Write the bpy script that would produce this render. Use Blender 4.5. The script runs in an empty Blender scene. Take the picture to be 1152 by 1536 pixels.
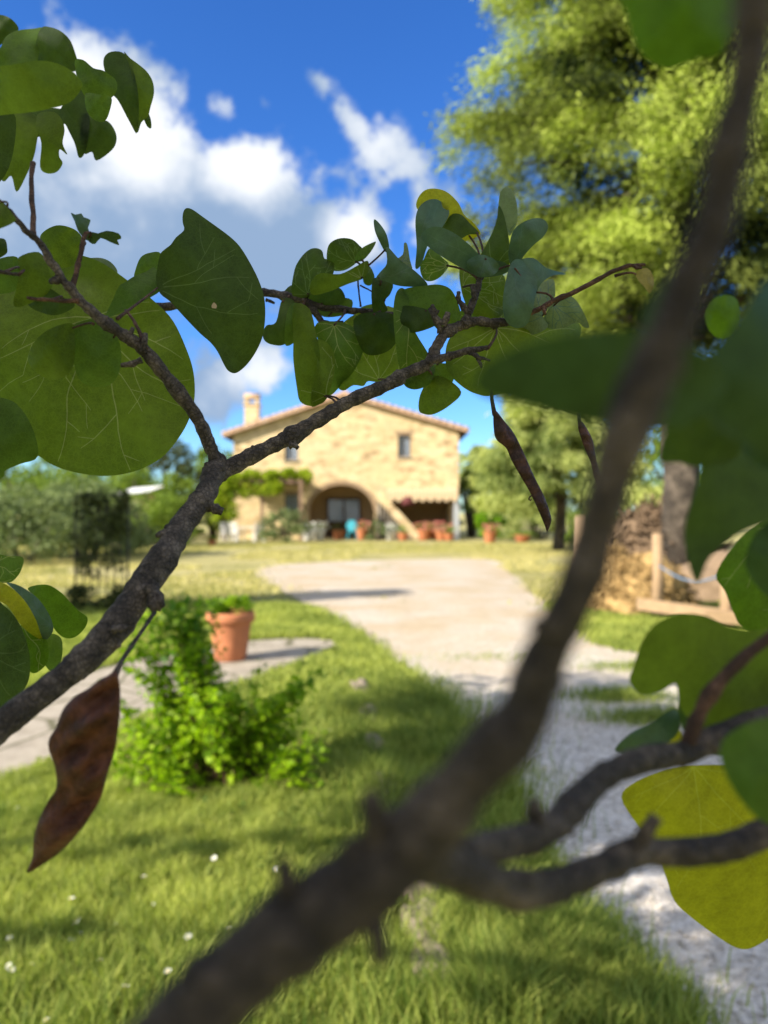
import bpy, bmesh, math, random
import numpy as np
from mathutils import Vector
from mathutils.geometry import delaunay_2d_cdt, tessellate_polygon

random.seed(7); rng = np.random.default_rng(7)
S = bpy.context.scene
C = S.collection
F = 1109.0; H = 1.5; CX, CY = 576.0, 768.0
R = math.radians
AZ, EL = 60.0, 29.0
SUN = Vector((-math.sin(R(AZ))*math.cos(R(EL)), -math.cos(R(AZ))*math.cos(R(EL)), math.sin(R(EL))))

def P(px, py, d): return ((px-CX)/F*d, d, H-(py-CY)/F*d)
def G(px, py):
    d = H*F/(py-CY); return ((px-CX)/F*d, d)
def X(px, d): return (px-CX)/F*d
def Z(py, d): return H-(py-CY)/F*d

# ------------------------------------------------------------------ node helpers
class NT:
    def __init__(s, name):
        s.m = bpy.data.materials.new(name); s.m.use_nodes = True
        s.t = s.m.node_tree; s.t.nodes.clear()
        s.out = s.t.nodes.new('ShaderNodeOutputMaterial')
    def n(s, kind, **kw):
        nd = s.t.nodes.new(kind)
        for k, v in kw.items():
            if k in nd.inputs.keys(): s.put(nd.inputs[k], v)
            else: setattr(nd, k, v)
        return nd
    def put(s, sock, v):
        if isinstance(v, bpy.types.NodeSocket): s.t.links.new(v, sock)
        else:
            try: sock.default_value = v
            except Exception: sock.default_value = (*v, 1.0)
    def link(s, a, b): s.t.links.new(a, b)
    def noise(s, scale, detail=4, rough=.55, vec=None, dist=0.0):
        nd = s.n('ShaderNodeTexNoise', Scale=scale, Detail=detail, Roughness=rough, Distortion=dist)
        if vec is not None: s.link(vec, nd.inputs['Vector'])
        return nd.outputs['Fac']
    def ramp(s, fac, stops):
        nd = s.n('ShaderNodeValToRGB'); s.link(fac, nd.inputs[0])
        e = nd.color_ramp.elements
        while len(e) < len(stops): e.new(.5)
        for q, (p, c) in zip(e, stops):
            q.position = p; q.color = (*c, 1) if len(c) == 3 else c
        return nd.outputs['Color']
    def mix(s, fac, a, b, mode='MIX'):
        nd = s.n('ShaderNodeMix', data_type='RGBA', blend_type=mode)
        s.put(nd.inputs[0], fac); s.put(nd.inputs[6], a); s.put(nd.inputs[7], b)
        return nd.outputs[2]
    def math(s, op, a, b=0.0, c=0.0, clamp=False):
        nd = s.n('ShaderNodeMath', operation=op, use_clamp=clamp)
        s.put(nd.inputs[0], a); s.put(nd.inputs[1], b)
        if len(nd.inputs) > 2: s.put(nd.inputs[2], c)
        return nd.outputs[0]
    def obj(s): return s.n('ShaderNodeTexCoord').outputs['Object']
    def bump(s, h, strength=.5, dist=.02):
        nd = s.n('ShaderNodeBump', Strength=strength, Distance=dist); s.link(h, nd.inputs['Height'])
        return nd.outputs['Normal']
    def pbr(s, color, rough=.8, normal=None, spec=.3, metal=0.0):
        b = s.n('ShaderNodeBsdfPrincipled'); s.put(b.inputs['Base Color'], color); s.put(b.inputs['Roughness'], rough)
        b.inputs['Specular IOR Level'].default_value = spec; b.inputs['Metallic'].default_value = metal
        if normal is not None: s.link(normal, b.inputs['Normal'])
        return b.outputs[0]
    def done(s, sh):
        s.link(sh, s.out.inputs['Surface']); return s.m

def flat(name, col, rough=.8, var=.25, scale=6, spec=.3, bump=.15, metal=0.0):
    t = NT(name); o = t.obj(); f = t.noise(scale, 5, .6, o)
    c = t.mix(f, tuple(x*(1-var) for x in col), tuple(min(1, x*(1+var)) for x in col))
    return t.done(t.pbr(c, rough, t.bump(f, bump, .02), spec, metal))

def foliage_mat(name, lo, hi, trans=.35, rough=.6, spec=.2, tint=None):
    """leaf sheets: diffuse + some light passing through; each leaf has its own tone"""
    t = NT(name)
    a = t.n('ShaderNodeAttribute', attribute_name='tone').outputs['Fac']
    c = t.mix(a, lo, hi)
    d = t.pbr(c, rough, None, spec)
    tr = t.n('ShaderNodeBsdfTranslucent'); tc = t.mix(.6, c, (1.12, 1.3, .40, 1), 'MULTIPLY'); t.link(tc, tr.inputs['Color'])
    ms = t.n('ShaderNodeMixShader', Fac=trans); t.link(d, ms.inputs[1]); t.link(tr.outputs[0], ms.inputs[2])
    return t.done(ms.outputs[0])

def big_leaf_mat(name, col, trans_col, trans=.5, rough=.5, spec=.35, net=.5):
    """one of the near leaves: fine net of small veins, blotches, light coming through"""
    t = NT(name); o = t.obj()
    v1 = t.n('ShaderNodeTexVoronoi', feature='DISTANCE_TO_EDGE', Scale=330.0); t.link(o, v1.inputs['Vector'])
    v2 = t.n('ShaderNodeTexVoronoi', feature='DISTANCE_TO_EDGE', Scale=900.0); t.link(o, v2.inputs['Vector'])
    l1 = t.n('ShaderNodeMapRange', **{'From Min': 0.0, 'From Max': .09, 'To Min': 1.0, 'To Max': 0.0}); t.link(v1.outputs[0], l1.inputs[0])
    l2 = t.n('ShaderNodeMapRange', **{'From Min': 0.0, 'From Max': .15, 'To Min': .6, 'To Max': 0.0}); t.link(v2.outputs[0], l2.inputs[0])
    nv = t.math('MULTIPLY', t.math('MAXIMUM', l1.outputs[0], l2.outputs[0]), net*.45)
    blotch = t.math('ADD', t.math('MULTIPLY', t.noise(24, 5, .65, o), .6), t.math('MULTIPLY', t.noise(150, 4, .6, o), .4))
    blotch = t.n('ShaderNodeMapRange', **{'From Min': .32, 'From Max': .68}) if False else blotch
    bl2 = t.math('MULTIPLY', t.math('SUBTRACT', blotch, .33), 2.9, clamp=True); k = t.mix(bl2, tuple(x*.6 for x in col), tuple(x*1.45 for x in col))
    c = t.mix(nv, k, tuple(min(1, x*2.2+.01) for x in col))
    kt = t.mix(bl2, tuple(x*.68 for x in trans_col), tuple(x*1.32 for x in trans_col))
    ct = t.mix(nv, kt, tuple(min(1, x*1.9+.01) for x in trans_col))
    nrm = t.bump(t.math('ADD', nv, t.noise(120, 3, .5, o)), .5, .0008)
    d = t.pbr(c, rough, nrm, spec)
    tr = t.n('ShaderNodeBsdfTranslucent'); t.link(ct, tr.inputs['Color']); t.link(nrm, tr.inputs['Normal'])
    ms = t.n('ShaderNodeMixShader', Fac=trans); t.link(d, ms.inputs[1]); t.link(tr.outputs[0], ms.inputs[2])
    return t.done(ms.outputs[0])

# ------------------------------------------------------------------ object helpers
def link(name, me, mats, parent=None):
    o = bpy.data.objects.new(name, me); C.objects.link(o)
    for m in (mats if isinstance(mats, (list, tuple)) else [mats]): me.materials.append(m)
    if parent is not None:
        o.parent = parent
        r = parent
        while r.parent: r = r.parent
        if parent.parent is None: o.location = -Vector(parent.location) if not parent.get('local') else (0, 0, 0)
    return o
def np_mesh(name, V, T, tone=None, smooth=False):
    """V (n,3), T (m,3) triangles"""
    V = np.ascontiguousarray(V, dtype=np.float32); T = np.ascontiguousarray(T, dtype=np.int32)
    me = bpy.data.meshes.new(name); me.vertices.add(len(V)); me.vertices.foreach_set('co', V.ravel())
    k = T.shape[1]
    me.loops.add(T.size); me.loops.foreach_set('vertex_index', T.ravel())
    me.polygons.add(len(T)); me.polygons.foreach_set('loop_start', np.arange(0, T.size, k, dtype=np.int32))
    me.polygons.foreach_set('loop_total', np.full(len(T), k, dtype=np.int32))
    if smooth: me.polygons.foreach_set('use_smooth', np.ones(len(T), dtype=bool))
    me.update(calc_edges=True)
    if tone is not None:
        at = me.attributes.new('tone', 'FLOAT', 'POINT'); at.data.foreach_set('value', np.asarray(tone, dtype=np.float32))
    return me
class MB:
    """collects shapes into ONE mesh"""
    def __init__(s): s.v = []; s.f = []; s.mi = []; s.sm = []; s.cur = 0
    def add(s, vs, fs, smooth=False):
        b = len(s.v); s.v += [tuple(x) for x in vs]
        for f in fs: s.f.append(tuple(i+b for i in f)); s.mi.append(s.cur); s.sm.append(smooth)
        return s
    def box(s, x0, x1, y0, y1, z0, z1):
        vs = [(x, y, z) for z in (z0, z1) for y in (y0, y1) for x in (x0, x1)]
        return s.add(vs, [(0,2,3,1), (4,5,7,6), (0,1,5,4), (2,6,7,3), (0,4,6,2), (1,3,7,5)])
    def bar(s, a, b, w, h=None):
        """square-section bar from a to b"""
        h = h or w; a, b = Vector(a), Vector(b); t = (b-a).normalized()
        u = t.cross(Vector((0, 0, 1)));
        if u.length < 1e-3: u = Vector((1, 0, 0))
        u.normalize(); n = u.cross(t)
        vs = [p+u*sx*w/2+n*sz*h/2 for p in (a, b) for sx, sz in ((-1,-1),(1,-1),(1,1),(-1,1))]
        return s.add(vs, [(0,1,2,3), (7,6,5,4), (0,4,5,1), (1,5,6,2), (2,6,7,3), (3,7,4,0)])
    def tube(s, pts, rad, seg=10, rough=0.0, cap=True):
        pts = [Vector(p) for p in pts]; n = len(pts)
        rad = rad if isinstance(rad, (list, tuple, np.ndarray)) else [rad]*n
        vs, fs = [], []; u = None
        for i, p in enumerate(pts):
            t = (pts[min(i+1, n-1)]-pts[max(i-1, 0)]).normalized()
            if u is None:
                u = t.orthogonal().normalized()
            u = (u-t*u.dot(t)).normalized(); w = t.cross(u)
            for k in range(seg):
                a = 2*math.pi*k/seg
                r = rad[i]*(1+rough*random.uniform(-1, 1))
                vs.append(p+(u*math.cos(a)+w*math.sin(a))*r)
        for i in range(n-1):
            for k in range(seg):
                k2 = (k+1) % seg
                fs.append((i*seg+k, i*seg+k2, (i+1)*seg+k2, (i+1)*seg+k))
        if cap:
            fs.append(tuple(range(seg-1, -1, -1))); fs.append(tuple((n-1)*seg+k for k in range(seg)))
        return s.add(vs, fs, True)
    def lathe(s, prof, seg=24, c=(0, 0, 0)):
        vs = [(c[0]+r*math.cos(2*math.pi*k/seg), c[1]+r*math.sin(2*math.pi*k/seg), c[2]+z) for r, z in prof for k in range(seg)]
        fs = [(i*seg+k, i*seg+(k+1) % seg, (i+1)*seg+(k+1) % seg, (i+1)*seg+k) for i in range(len(prof)-1) for k in range(seg)]
        return s.add(vs, fs, True)
    def mesh(s, name):
        me = bpy.data.meshes.new(name); me.from_pydata(s.v, [], s.f); me.update()
        me.polygons.foreach_set('material_index', s.mi); me.polygons.foreach_set('use_smooth', s.sm)
        return me
    def build(s, name, mats, parent=None): return link(name, s.mesh(name), mats, parent)
def thing(name, label, cat, loc=(0, 0, 0), group=None, local=False):
    o = bpy.data.objects.new(name, None); C.objects.link(o); o.location = loc; o.empty_display_size = .2
    tag(o, label, cat, group)
    if local: o['local'] = 1
    return o
def tag(o, label, cat, group=None):
    o['label'] = label; o['category'] = cat
    if group: o['group'] = group
    return o
def struct(o, kind='structure'): o['kind'] = kind; return o
def dup(root, loc, label=None, rz=0.0, sc=1.0):
    r = root.copy(); C.objects.link(r); r.location = loc; r.rotation_euler = (0, 0, rz); r.scale = (sc, sc, sc)
    if label: r['label'] = label
    for ch in root.children:
        c = ch.copy(); C.objects.link(c); c.parent = r
        for g in ch.children:
            d = g.copy(); C.objects.link(d); d.parent = c
    return r
def catmull(pts, sub=5, closed=True):
    n = len(pts); out = []
    A = [np.array(p, float) for p in pts]
    rngi = range(n) if closed else range(n-1)
    for i in rngi:
        if closed: p0, p1, p2, p3 = A[i-1], A[i], A[(i+1) % n], A[(i+2) % n]
        else: p0, p1, p2, p3 = A[max(i-1, 0)], A[i], A[i+1], A[min(i+2, n-1)]
        for k in range(sub):
            t = k/sub
            out.append(.5*((2*p1)+(-p0+p2)*t+(2*p0-5*p1+4*p2-p3)*t*t+(-p0+3*p1-3*p2+p3)*t**3))
    if not closed: out.append(A[-1])
    return out
def pip(x, y, poly):
    c = False; j = len(poly)-1
    for i in range(len(poly)):
        xi, yi = poly[i][0], poly[i][1]; xj, yj = poly[j][0], poly[j][1]
        if (yi > y) != (yj > y) and x < (xj-xi)*(y-yi)/(yj-yi)+xi: c = not c
        j = i
    return c
def pip_np(x, y, poly):
    c = np.zeros(len(x), bool); j = len(poly)-1
    for i in range(len(poly)):
        xi, yi = poly[i][:2]; xj, yj = poly[j][:2]
        if yi != yj:
            c ^= ((yi > y) != (yj > y)) & (x < (xj-xi)*(y-yi)/(yj-yi)+xi)
        j = i
    return c
def vnoise(x, y, seed=0):
    """smooth value noise in numpy"""
    r = np.random.default_rng(seed).random((64, 64))
    xi = np.floor(x).astype(int); yi = np.floor(y).astype(int); fx = x-xi; fy = y-yi
    fx = fx*fx*(3-2*fx); fy = fy*fy*(3-2*fy)
    g = lambda a, b: r[a % 64, b % 64]
    return (g(xi, yi)*(1-fx)+g(xi+1, yi)*fx)*(1-fy)+(g(xi, yi+1)*(1-fx)+g(xi+1, yi+1)*fx)*fy
def leaf_cloud(centers, radii, per, size, elong=1.6, seed=0, flat_z=.75, up=.35, shell=.35, tone_sd=.22, droop=0.0):
    """many small folded leaf sheets spread through clumps; returns V, T, tone"""
    g = np.random.default_rng(seed)
    cs = np.asarray(centers, float); rs = np.broadcast_to(np.asarray(radii, float), (len(cs),))
    ct = g.normal(.5, .16, len(cs))
    idx = np.repeat(np.arange(len(cs)), per); n = len(idx)
    d = g.normal(size=(n, 3)); d /= np.linalg.norm(d, axis=1)[:, None]
    rad = (shell+(1-shell)*g.random(n))**.6
    p = cs[idx]+d*(rad*rs[idx])[:, None]*np.array([1, 1, flat_z])
    a = g.normal(size=(n, 3)); a[:, 2] = a[:, 2]*.5-droop; a += d*.6; a /= np.linalg.norm(a, axis=1)[:, None]
    nn = g.normal(size=(n, 3)); nn[:, 2] += up*3; b = np.cross(nn, a); b /= np.linalg.norm(b, axis=1)[:, None]+1e-9
    w = np.cross(a, b)
    L = (size*g.uniform(.6, 1.35, n))[:, None]; W = L/elong
    v0 = p-a*L*.5; v1 = p+b*W*.5+w*W*.12; v2 = p+a*L*.5; v3 = p-b*W*.5+w*W*.12
    V = np.stack([v0, v1, v2, v3], 1).reshape(-1, 3)
    i = np.arange(n)*4
    T = np.concatenate([np.stack([i, i+1, i+2], 1), np.stack([i, i+2, i+3], 1)])
    tone = np.clip(np.repeat(ct[idx]+g.normal(0, tone_sd, n), 4), 0, 1)
    return V, T, tone
def merge(parts):
    V = []; T = []; A = []; b = 0
    for v, t, a in parts:
        V.append(v); T.append(t+b); A.append(a); b += len(v)
    return np.concatenate(V), np.concatenate(T), np.concatenate(A)

# ------------------------------------------------------------------ materials
def stone_wall_mat():
    t = NT('stone_wall'); o = t.obj()
    mp = t.n('ShaderNodeMapping'); t.link(o, mp.inputs['Vector']); mp.inputs['Scale'].default_value = (1.7, 1.7, 3.6)
    wob = t.n('ShaderNodeTexNoise', Scale=1.3, Detail=3.0); t.link(o, wob.inputs['Vector'])
    vv = t.mix(.18, mp.outputs[0], wob.outputs['Color'], 'ADD')
    v = t.n('ShaderNodeTexVoronoi', feature='F1', Scale=1.15); t.link(vv, v.inputs['Vector'])
    e = t.n('ShaderNodeTexVoronoi', feature='DISTANCE_TO_EDGE', Scale=1.15); t.link(vv, e.inputs['Vector'])
    sep = t.n('ShaderNodeSeparateColor'); t.link(v.outputs['Color'], sep.inputs[0])
    stone = t.ramp(sep.outputs[0], [(0, (.34, .235, .125)), (.3, (.57, .43, .235)), (.6, (.68, .53, .30)), (.85, (.72, .58, .36)), (1, (.46, .335, .19))])
    mort = t.ramp(e.outputs['Distance'], [(.02, (1, 1, 1)), (.09, (0, 0, 0))])
    c = t.mix(mort, stone, (.64, .51, .31, 1))
    big = t.noise(.55, 4, .6, o)
    plaster = t.ramp(big, [(.42, (0, 0, 0)), (.62, (1, 1, 1))])
    c = t.mix(t.math('MULTIPLY', plaster, .40), c, (.73, .58, .33, 1))
    f = t.noise(9, 5, .7, o); c = t.mix(.45, c, t.ramp(f, [(.3, (.5, .5, .5)), (.7, (1.15, 1.15, 1.15))]), 'MULTIPLY')
    m2 = t.noise(2.2, 5, .65, o); c = t.mix(.42, c, t.ramp(m2, [(.32, (.58, .52, .46)), (.6, (1.0, .98, .95))]), 'MULTIPLY')
    h = t.math('ADD', t.math('MULTIPLY', e.outputs['Distance'], 1.2, clamp=True), t.math('MULTIPLY', f, .35))
    return t.done(t.pbr(c, .9, t.bump(h, .5, .05), .2))
def bark_mat(name, a, b, scale=70.0, dist=.0025):
    t = NT(name); o = t.obj()
    n1 = t.noise(scale, 6, .7, o, .6); n2 = t.noise(scale*5, 4, .6, o); n3 = t.noise(scale*.3, 4, .6, o)
    v = t.n('ShaderNodeTexVoronoi', feature='DISTANCE_TO_EDGE', Scale=scale*1.1); t.link(o, v.inputs['Vector'])
    crack = t.ramp(v.outputs['Distance'], [(.0, (0,)*3), (.16, (1,)*3)])
    c = t.ramp(n1, [(.28, a), (.5, tuple((x+y)/2 for x, y in zip(a, b))), (.72, b)])
    c = t.mix(t.ramp(n3, [(.45, (0,)*3), (.66, (.8,)*3)]), c, tuple(x*2.1 for x in b))
    c = t.mix(t.math('SUBTRACT', .5, t.math('MULTIPLY', crack, .5)), c, a)
    lich = t.ramp(n2, [(.62, (0, 0, 0)), (.70, (1, 1, 1))])
    c = t.mix(t.math('MULTIPLY', lich, .4), c, (.14, .135, .11, 1))
    h = t.math('ADD', t.math('MULTIPLY', n1, 1.2), t.math('ADD', t.math('MULTIPLY', n2, .5), t.math('MULTIPLY', crack, .5)))
    return t.done(t.pbr(c, .72, t.bump(h, 1.0, dist), .3))
def ground_mat():
    t = NT('lawn_soil'); o = t.obj()
    n1 = t.noise(.35, 5, .6, o); n2 = t.noise(5, 6, .65, o); n3 = t.noise(40, 4, .7, o)
    g = t.ramp(n2, [(.25, (.095, .12, .026)), (.5, (.18, .20, .05)), (.75, (.30, .29, .10))])
    dry = t.ramp(n1, [(.4, (0, 0, 0)), (.62, (1, 1, 1))])
    # the far lawn is drier: measured along the lawn in metres
    sx = t.n('ShaderNodeSeparateXYZ'); t.link(o, sx.inputs[0])
    far = t.n('ShaderNodeMapRange', **{'From Min': 11.0, 'From Max': 16.0, 'To Min': 0.0, 'To Max': .75}); t.link(sx.outputs['Y'], far.inputs[0])
    c = t.mix(t.math('MAXIMUM', t.math('MULTIPLY', dry, .35), t.math('MULTIPLY', far.outputs[0], t.ramp(n1, [(.2, (.35,)*3), (.55, (1,)*3)]))), g, (.50, .43, .20, 1))
    c = t.mix(.5, c, t.ramp(n3, [(.3, (.6,)*3), (.7, (1.25,)*3)]), 'MULTIPLY')
    return t.done(t.pbr(c, .95, t.bump(t.math('ADD', n2, n3), .6, .05), .1))
def gravel_mat():
    t = NT('gravel'); o = t.obj()
    v = t.n('ShaderNodeTexVoronoi', Scale=55.0); t.link(o, v.inputs['Vector'])
    sep = t.n('ShaderNodeSeparateColor'); t.link(v.outputs['Color'], sep.inputs[0])
    st = t.ramp(sep.outputs[0], [(0, (.34, .29, .23)), (.5, (.51, .44, .35)), (1, (.68, .60, .50))])
    n1 = t.noise(.8, 5, .6, o); n2 = t.noise(4, 5, .6, o)
    c = t.mix(t.math('MULTIPLY', t.ramp(n1, [(.40, (0,)*3), (.62, (1,)*3)]), .75), st, (.44, .335, .205, 1))
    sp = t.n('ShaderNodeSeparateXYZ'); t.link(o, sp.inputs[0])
    shade_lift = t.n('ShaderNodeMapRange', **{'From Min': 9.0, 'From Max': 5.0, 'To Min': 0.0, 'To Max': .45}); t.link(sp.outputs['Y'], shade_lift.inputs[0])  # near gravel painted paler to brighten it where it lies in shade
    c = t.mix(shade_lift.outputs[0], c, t.ramp(sep.outputs[0], [(0, (.42, .41, .40)), (.5, (.58, .57, .56)), (1, (.72, .71, .70))]))
    c = t.mix(.35, c, t.ramp(n2, [(.25, (.75,)*3), (.75, (1.15,)*3)]), 'MULTIPLY')
    return t.done(t.pbr(c, .9, t.bump(v.outputs['Distance'], .6, .012), .2))
def flag_mat():
    t = NT('flagstone'); o = t.obj()
    e = t.n('ShaderNodeTexVoronoi', feature='DISTANCE_TO_EDGE', Scale=1.6); t.link(o, e.inputs['Vector'])
    n = t.noise(7, 6, .65, o)
    c = t.ramp(n, [(.25, (.24, .205, .16)), (.5, (.34, .295, .235)), (.75, (.43, .38, .31))])
    c = t.mix(t.ramp(e.outputs['Distance'], [(.01, (1,)*3), (.035, (0,)*3)]), c, (.13, .12, .07, 1))
    return t.done(t.pbr(c, .9, t.bump(n, .4, .02), .2))
def roof_mat():
    t = NT('roof_tile'); o = t.obj()
    n = t.noise(3, 5, .65, o); n2 = t.noise(14, 4, .6, o)
    c = t.ramp(n, [(.25, (.36, .22, .14)), (.5, (.50, .33, .22)), (.8, (.58, .44, .32))])
    c = t.mix(.4, c, t.ramp(n2, [(.3, (.6,)*3), (.7, (1.2,)*3)]), 'MULTIPLY')
    return t.done(t.pbr(c, .9, t.bump(n2, .5, .03), .2))
def awning_mat():
    t = NT('cloth_cream'); o = t.obj(); w = t.n('ShaderNodeTexWave', Scale=1.6, bands_direction='X'); t.link(o, w.inputs['Vector'])
    c = t.mix(w.outputs['Fac'], (.56, .44, .28, 1), (.48, .35, .21, 1))
    return t.done(t.pbr(c, .9, None, .1))
def glass_mat():
    t = NT('window_glass'); return t.done(t.pbr((.22, .28, .36, 1), .08, None, .9))  # blue base colour holds the sky reflected in the panes
def pod_mat(name='dry_pod', k=1.0):
    t = NT(name); o = t.obj()
    n = t.noise(120, 5, .65, o, .4); n2 = t.noise(420, 4, .6, o); n3 = t.noise(60, 3, .5, o)
    c = t.ramp(n, [(.22, (.012, .006, .005)), (.5, (.045, .020, .014)), (.78, (.12, .052, .034))] if k == 1 else [(.25, (.020, .006, .003)), (.5, (.075, .025, .012)), (.75, (.17, .062, .030))])
    c = t.mix(t.math('MULTIPLY', t.ramp(n2, [(.55, (0,)*3), (.75, (1,)*3)]), .4*k), c, (.13, .08, .058, 1))
    return t.done(t.pbr(c, .55, t.bump(t.math('ADD', n, t.math('MULTIPLY', n2, .5)), 1.0, .0022), .22))

M = dict(
    stone=stone_wall_mat(), roof=roof_mat(), ground=ground_mat(), gravel=gravel_mat(), flag=flag_mat(), glass=glass_mat(), awning=awning_mat(), pod=pod_mat(), pod_red=pod_mat('red_brown_pod', .25),
    bark_near=bark_mat('near_bark', (.014, .010, .007), (.105, .078, .054), 220),
    bark_mid=bark_mat('twig_bark', (.014, .0105, .008), (.105, .082, .062), 380, .0014),
    bark_red=bark_mat('red_twig', (.030, .015, .009), (.10, .05, .028), 420, .0008),
    bark_tree=bark_mat('tree_bark', (.022, .017, .013), (.10, .08, .06), 12, .03),
    wood=flat('weathered_wood', (.30, .21, .13), .85, .3, 9), pale_wood=flat('pale_wood', (.31, .21, .12), .85, .4, 9),
    dark_wood=flat('dark_wood', (.09, .055, .032), .8, .3, 7), beam=flat('brown_beam', (.20, .13, .085), .85, .3, 6),
    terracotta=flat('terracotta', (.44, .165, .075), .85, .38, 9), soil=flat('potting_soil', (.05, .035, .022), .95, .4, 30),
    white=flat('white_paint', (.56, .55, .52), .6, .06, 5), grey=flat('grey_metal', (.36, .37, .38), .5, .1, 5, .5), iron=flat('dark_iron', (.02, .02, .02), .6, .2, 8, .4),
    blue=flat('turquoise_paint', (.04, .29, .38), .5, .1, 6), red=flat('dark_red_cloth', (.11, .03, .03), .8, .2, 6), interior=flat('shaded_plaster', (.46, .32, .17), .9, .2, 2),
    straw=flat('straw', (.36, .24, .10), .95, .6, 22, .1, .9), brush=flat('brushwood_twig', (.17, .115, .07), .9, .5, 9), rope=flat('blue_rope', (.13, .19, .27), .7, .2, 40), earth=flat('bare_earth', (.24, .17, .11), .95, .35, 5, .1, .5),
    kerbstone=flat('edging_stone', (.20, .165, .12), .9, .35, 12, .2, .5), pale_roof=flat('pale_sheet', (.72, .72, .70), .6, .08, 2), pink=flat('pink_bloom', (.62, .20, .18), .8, .2, 20), whitebloom=flat('white_bloom', (.78, .78, .72), .8, .1, 20),
    yellow=flat('daisy_centre', (.75, .52, .04), .7, .1, 60), petal=flat('daisy_petal', (.85, .85, .82), .6, .05, 40),
    grass=foliage_mat('grass_blade', (.060, .125, .016), (.52, .55, .13), .40, .6, .15), dry_grass=foliage_mat('dry_grass_blade', (.20, .22, .045), (.62, .54, .24), .35, .7, .1),
    shrub=foliage_mat('shrub_leaf', (.06, .16, .008), (.34, .50, .012), .5, .5, .2),
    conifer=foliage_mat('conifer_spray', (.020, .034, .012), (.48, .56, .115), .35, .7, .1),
    cedar=foliage_mat('cedar_spray', (.13, .18, .055), (.52, .56, .18), .35, .7, .1),
    vine=foliage_mat('vine_leaf', (.15, .24, .012), (.42, .48, .03), .45, .6, .15), hedge=foliage_mat('hedge_leaf', (.06, .115, .014), (.27, .36, .05), .35, .6, .15),
    olive=foliage_mat('grey_bush_leaf', (.08, .115, .045), (.28, .34, .14), .3, .65, .15), bright=foliage_mat('bright_bush_leaf', (.10, .24, .010), (.26, .42, .015), .4, .6, .15),
    dark=foliage_mat('dark_leaf', (.03, .042, .014), (.13, .15, .045), .3, .6, .15), crown=foliage_mat('judas_leaf', (.03, .06, .010), (.10, .14, .02), .35, .5, .3),
)
# kinds of near leaf
LM = dict(
    o=big_leaf_mat('leaf_underside_olive', (.048, .078, .007), (.21, .285, .014), .62, .5, .25),
    d=big_leaf_mat('leaf_dark_green', (.024, .044, .007), (.105, .160, .012), .55, .5, .25),
    m=big_leaf_mat('leaf_mid_green', (.045, .085, .012), (.18, .275, .018), .55, .5, .25),
    u=big_leaf_mat('leaf_upper_bluish', (.055, .110, .055), (.07, .12, .03), .28, .42, .4, .25),
    y=big_leaf_mat('leaf_yellow_green', (.22, .22, .006), (.52, .47, .008), .6, .5, .3),
    g=big_leaf_mat('leaf_fresh_green', (.045, .10, .006), (.17, .28, .008), .55, .5, .2),
    p=big_leaf_mat('leaf_pale_grey_green', (.10, .14, .055), (.20, .24, .06), .4, .5, .3),
    r=big_leaf_mat('leaf_young_reddish', (.20, .16, .04), (.40, .30, .05), .5, .5, .3),
    k=big_leaf_mat('leaf_deep_shade_green', (.032, .066, .016), (.07, .12, .014), .35, .5, .2),
)
VEIN = big_leaf_mat('leaf_vein_pale', (.16, .19, .055), (.44, .47, .09), .5, .5, .3, 0)
VEIN_D = big_leaf_mat('leaf_vein_green', (.075, .112, .028), (.20, .27, .04), .5, .5, .3, 0)
VEIN_Y = big_leaf_mat('leaf_vein_yellow', (.30, .31, .03), (.70, .66, .03), .5, .5, .3, 0)
VEIN_U = big_leaf_mat('leaf_vein_bluish', (.065, .12, .07), (.09, .14, .05), .3, .4, .5, 0)
SPOT = flat('leaf_scar', (.45, .33, .2), .9)

# ------------------------------------------------------------------ camera, light, sky
cam = bpy.data.cameras.new('camera'); co = bpy.data.objects.new('camera', cam); C.objects.link(co)
co.location = (0, 0, H); co.rotation_euler = (R(90), 0, 0)
cam.sensor_fit = 'VERTICAL'; cam.sensor_height = 24.0; cam.sensor_width = 18.0; cam.lens = F/1536*24
cam.clip_start = .01; cam.clip_end = 3000
FOCUS = .46
cam.dof.use_dof = True; cam.dof.focus_distance = FOCUS; cam.dof.aperture_fstop = cam.lens/3.9
S.camera = co
sl = bpy.data.lights.new('sun', 'SUN'); sl.energy = 4.6; sl.angle = R(.5); sl.color = (1, .92, .79)
so = bpy.data.objects.new('sun', sl); C.objects.link(so); so.rotation_euler = SUN.to_track_quat('Z', 'Y').to_euler()
so.location = (-10, -10, 20)
W = bpy.data.worlds.new('World'); S.world = W; W.use_nodes = True
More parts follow.
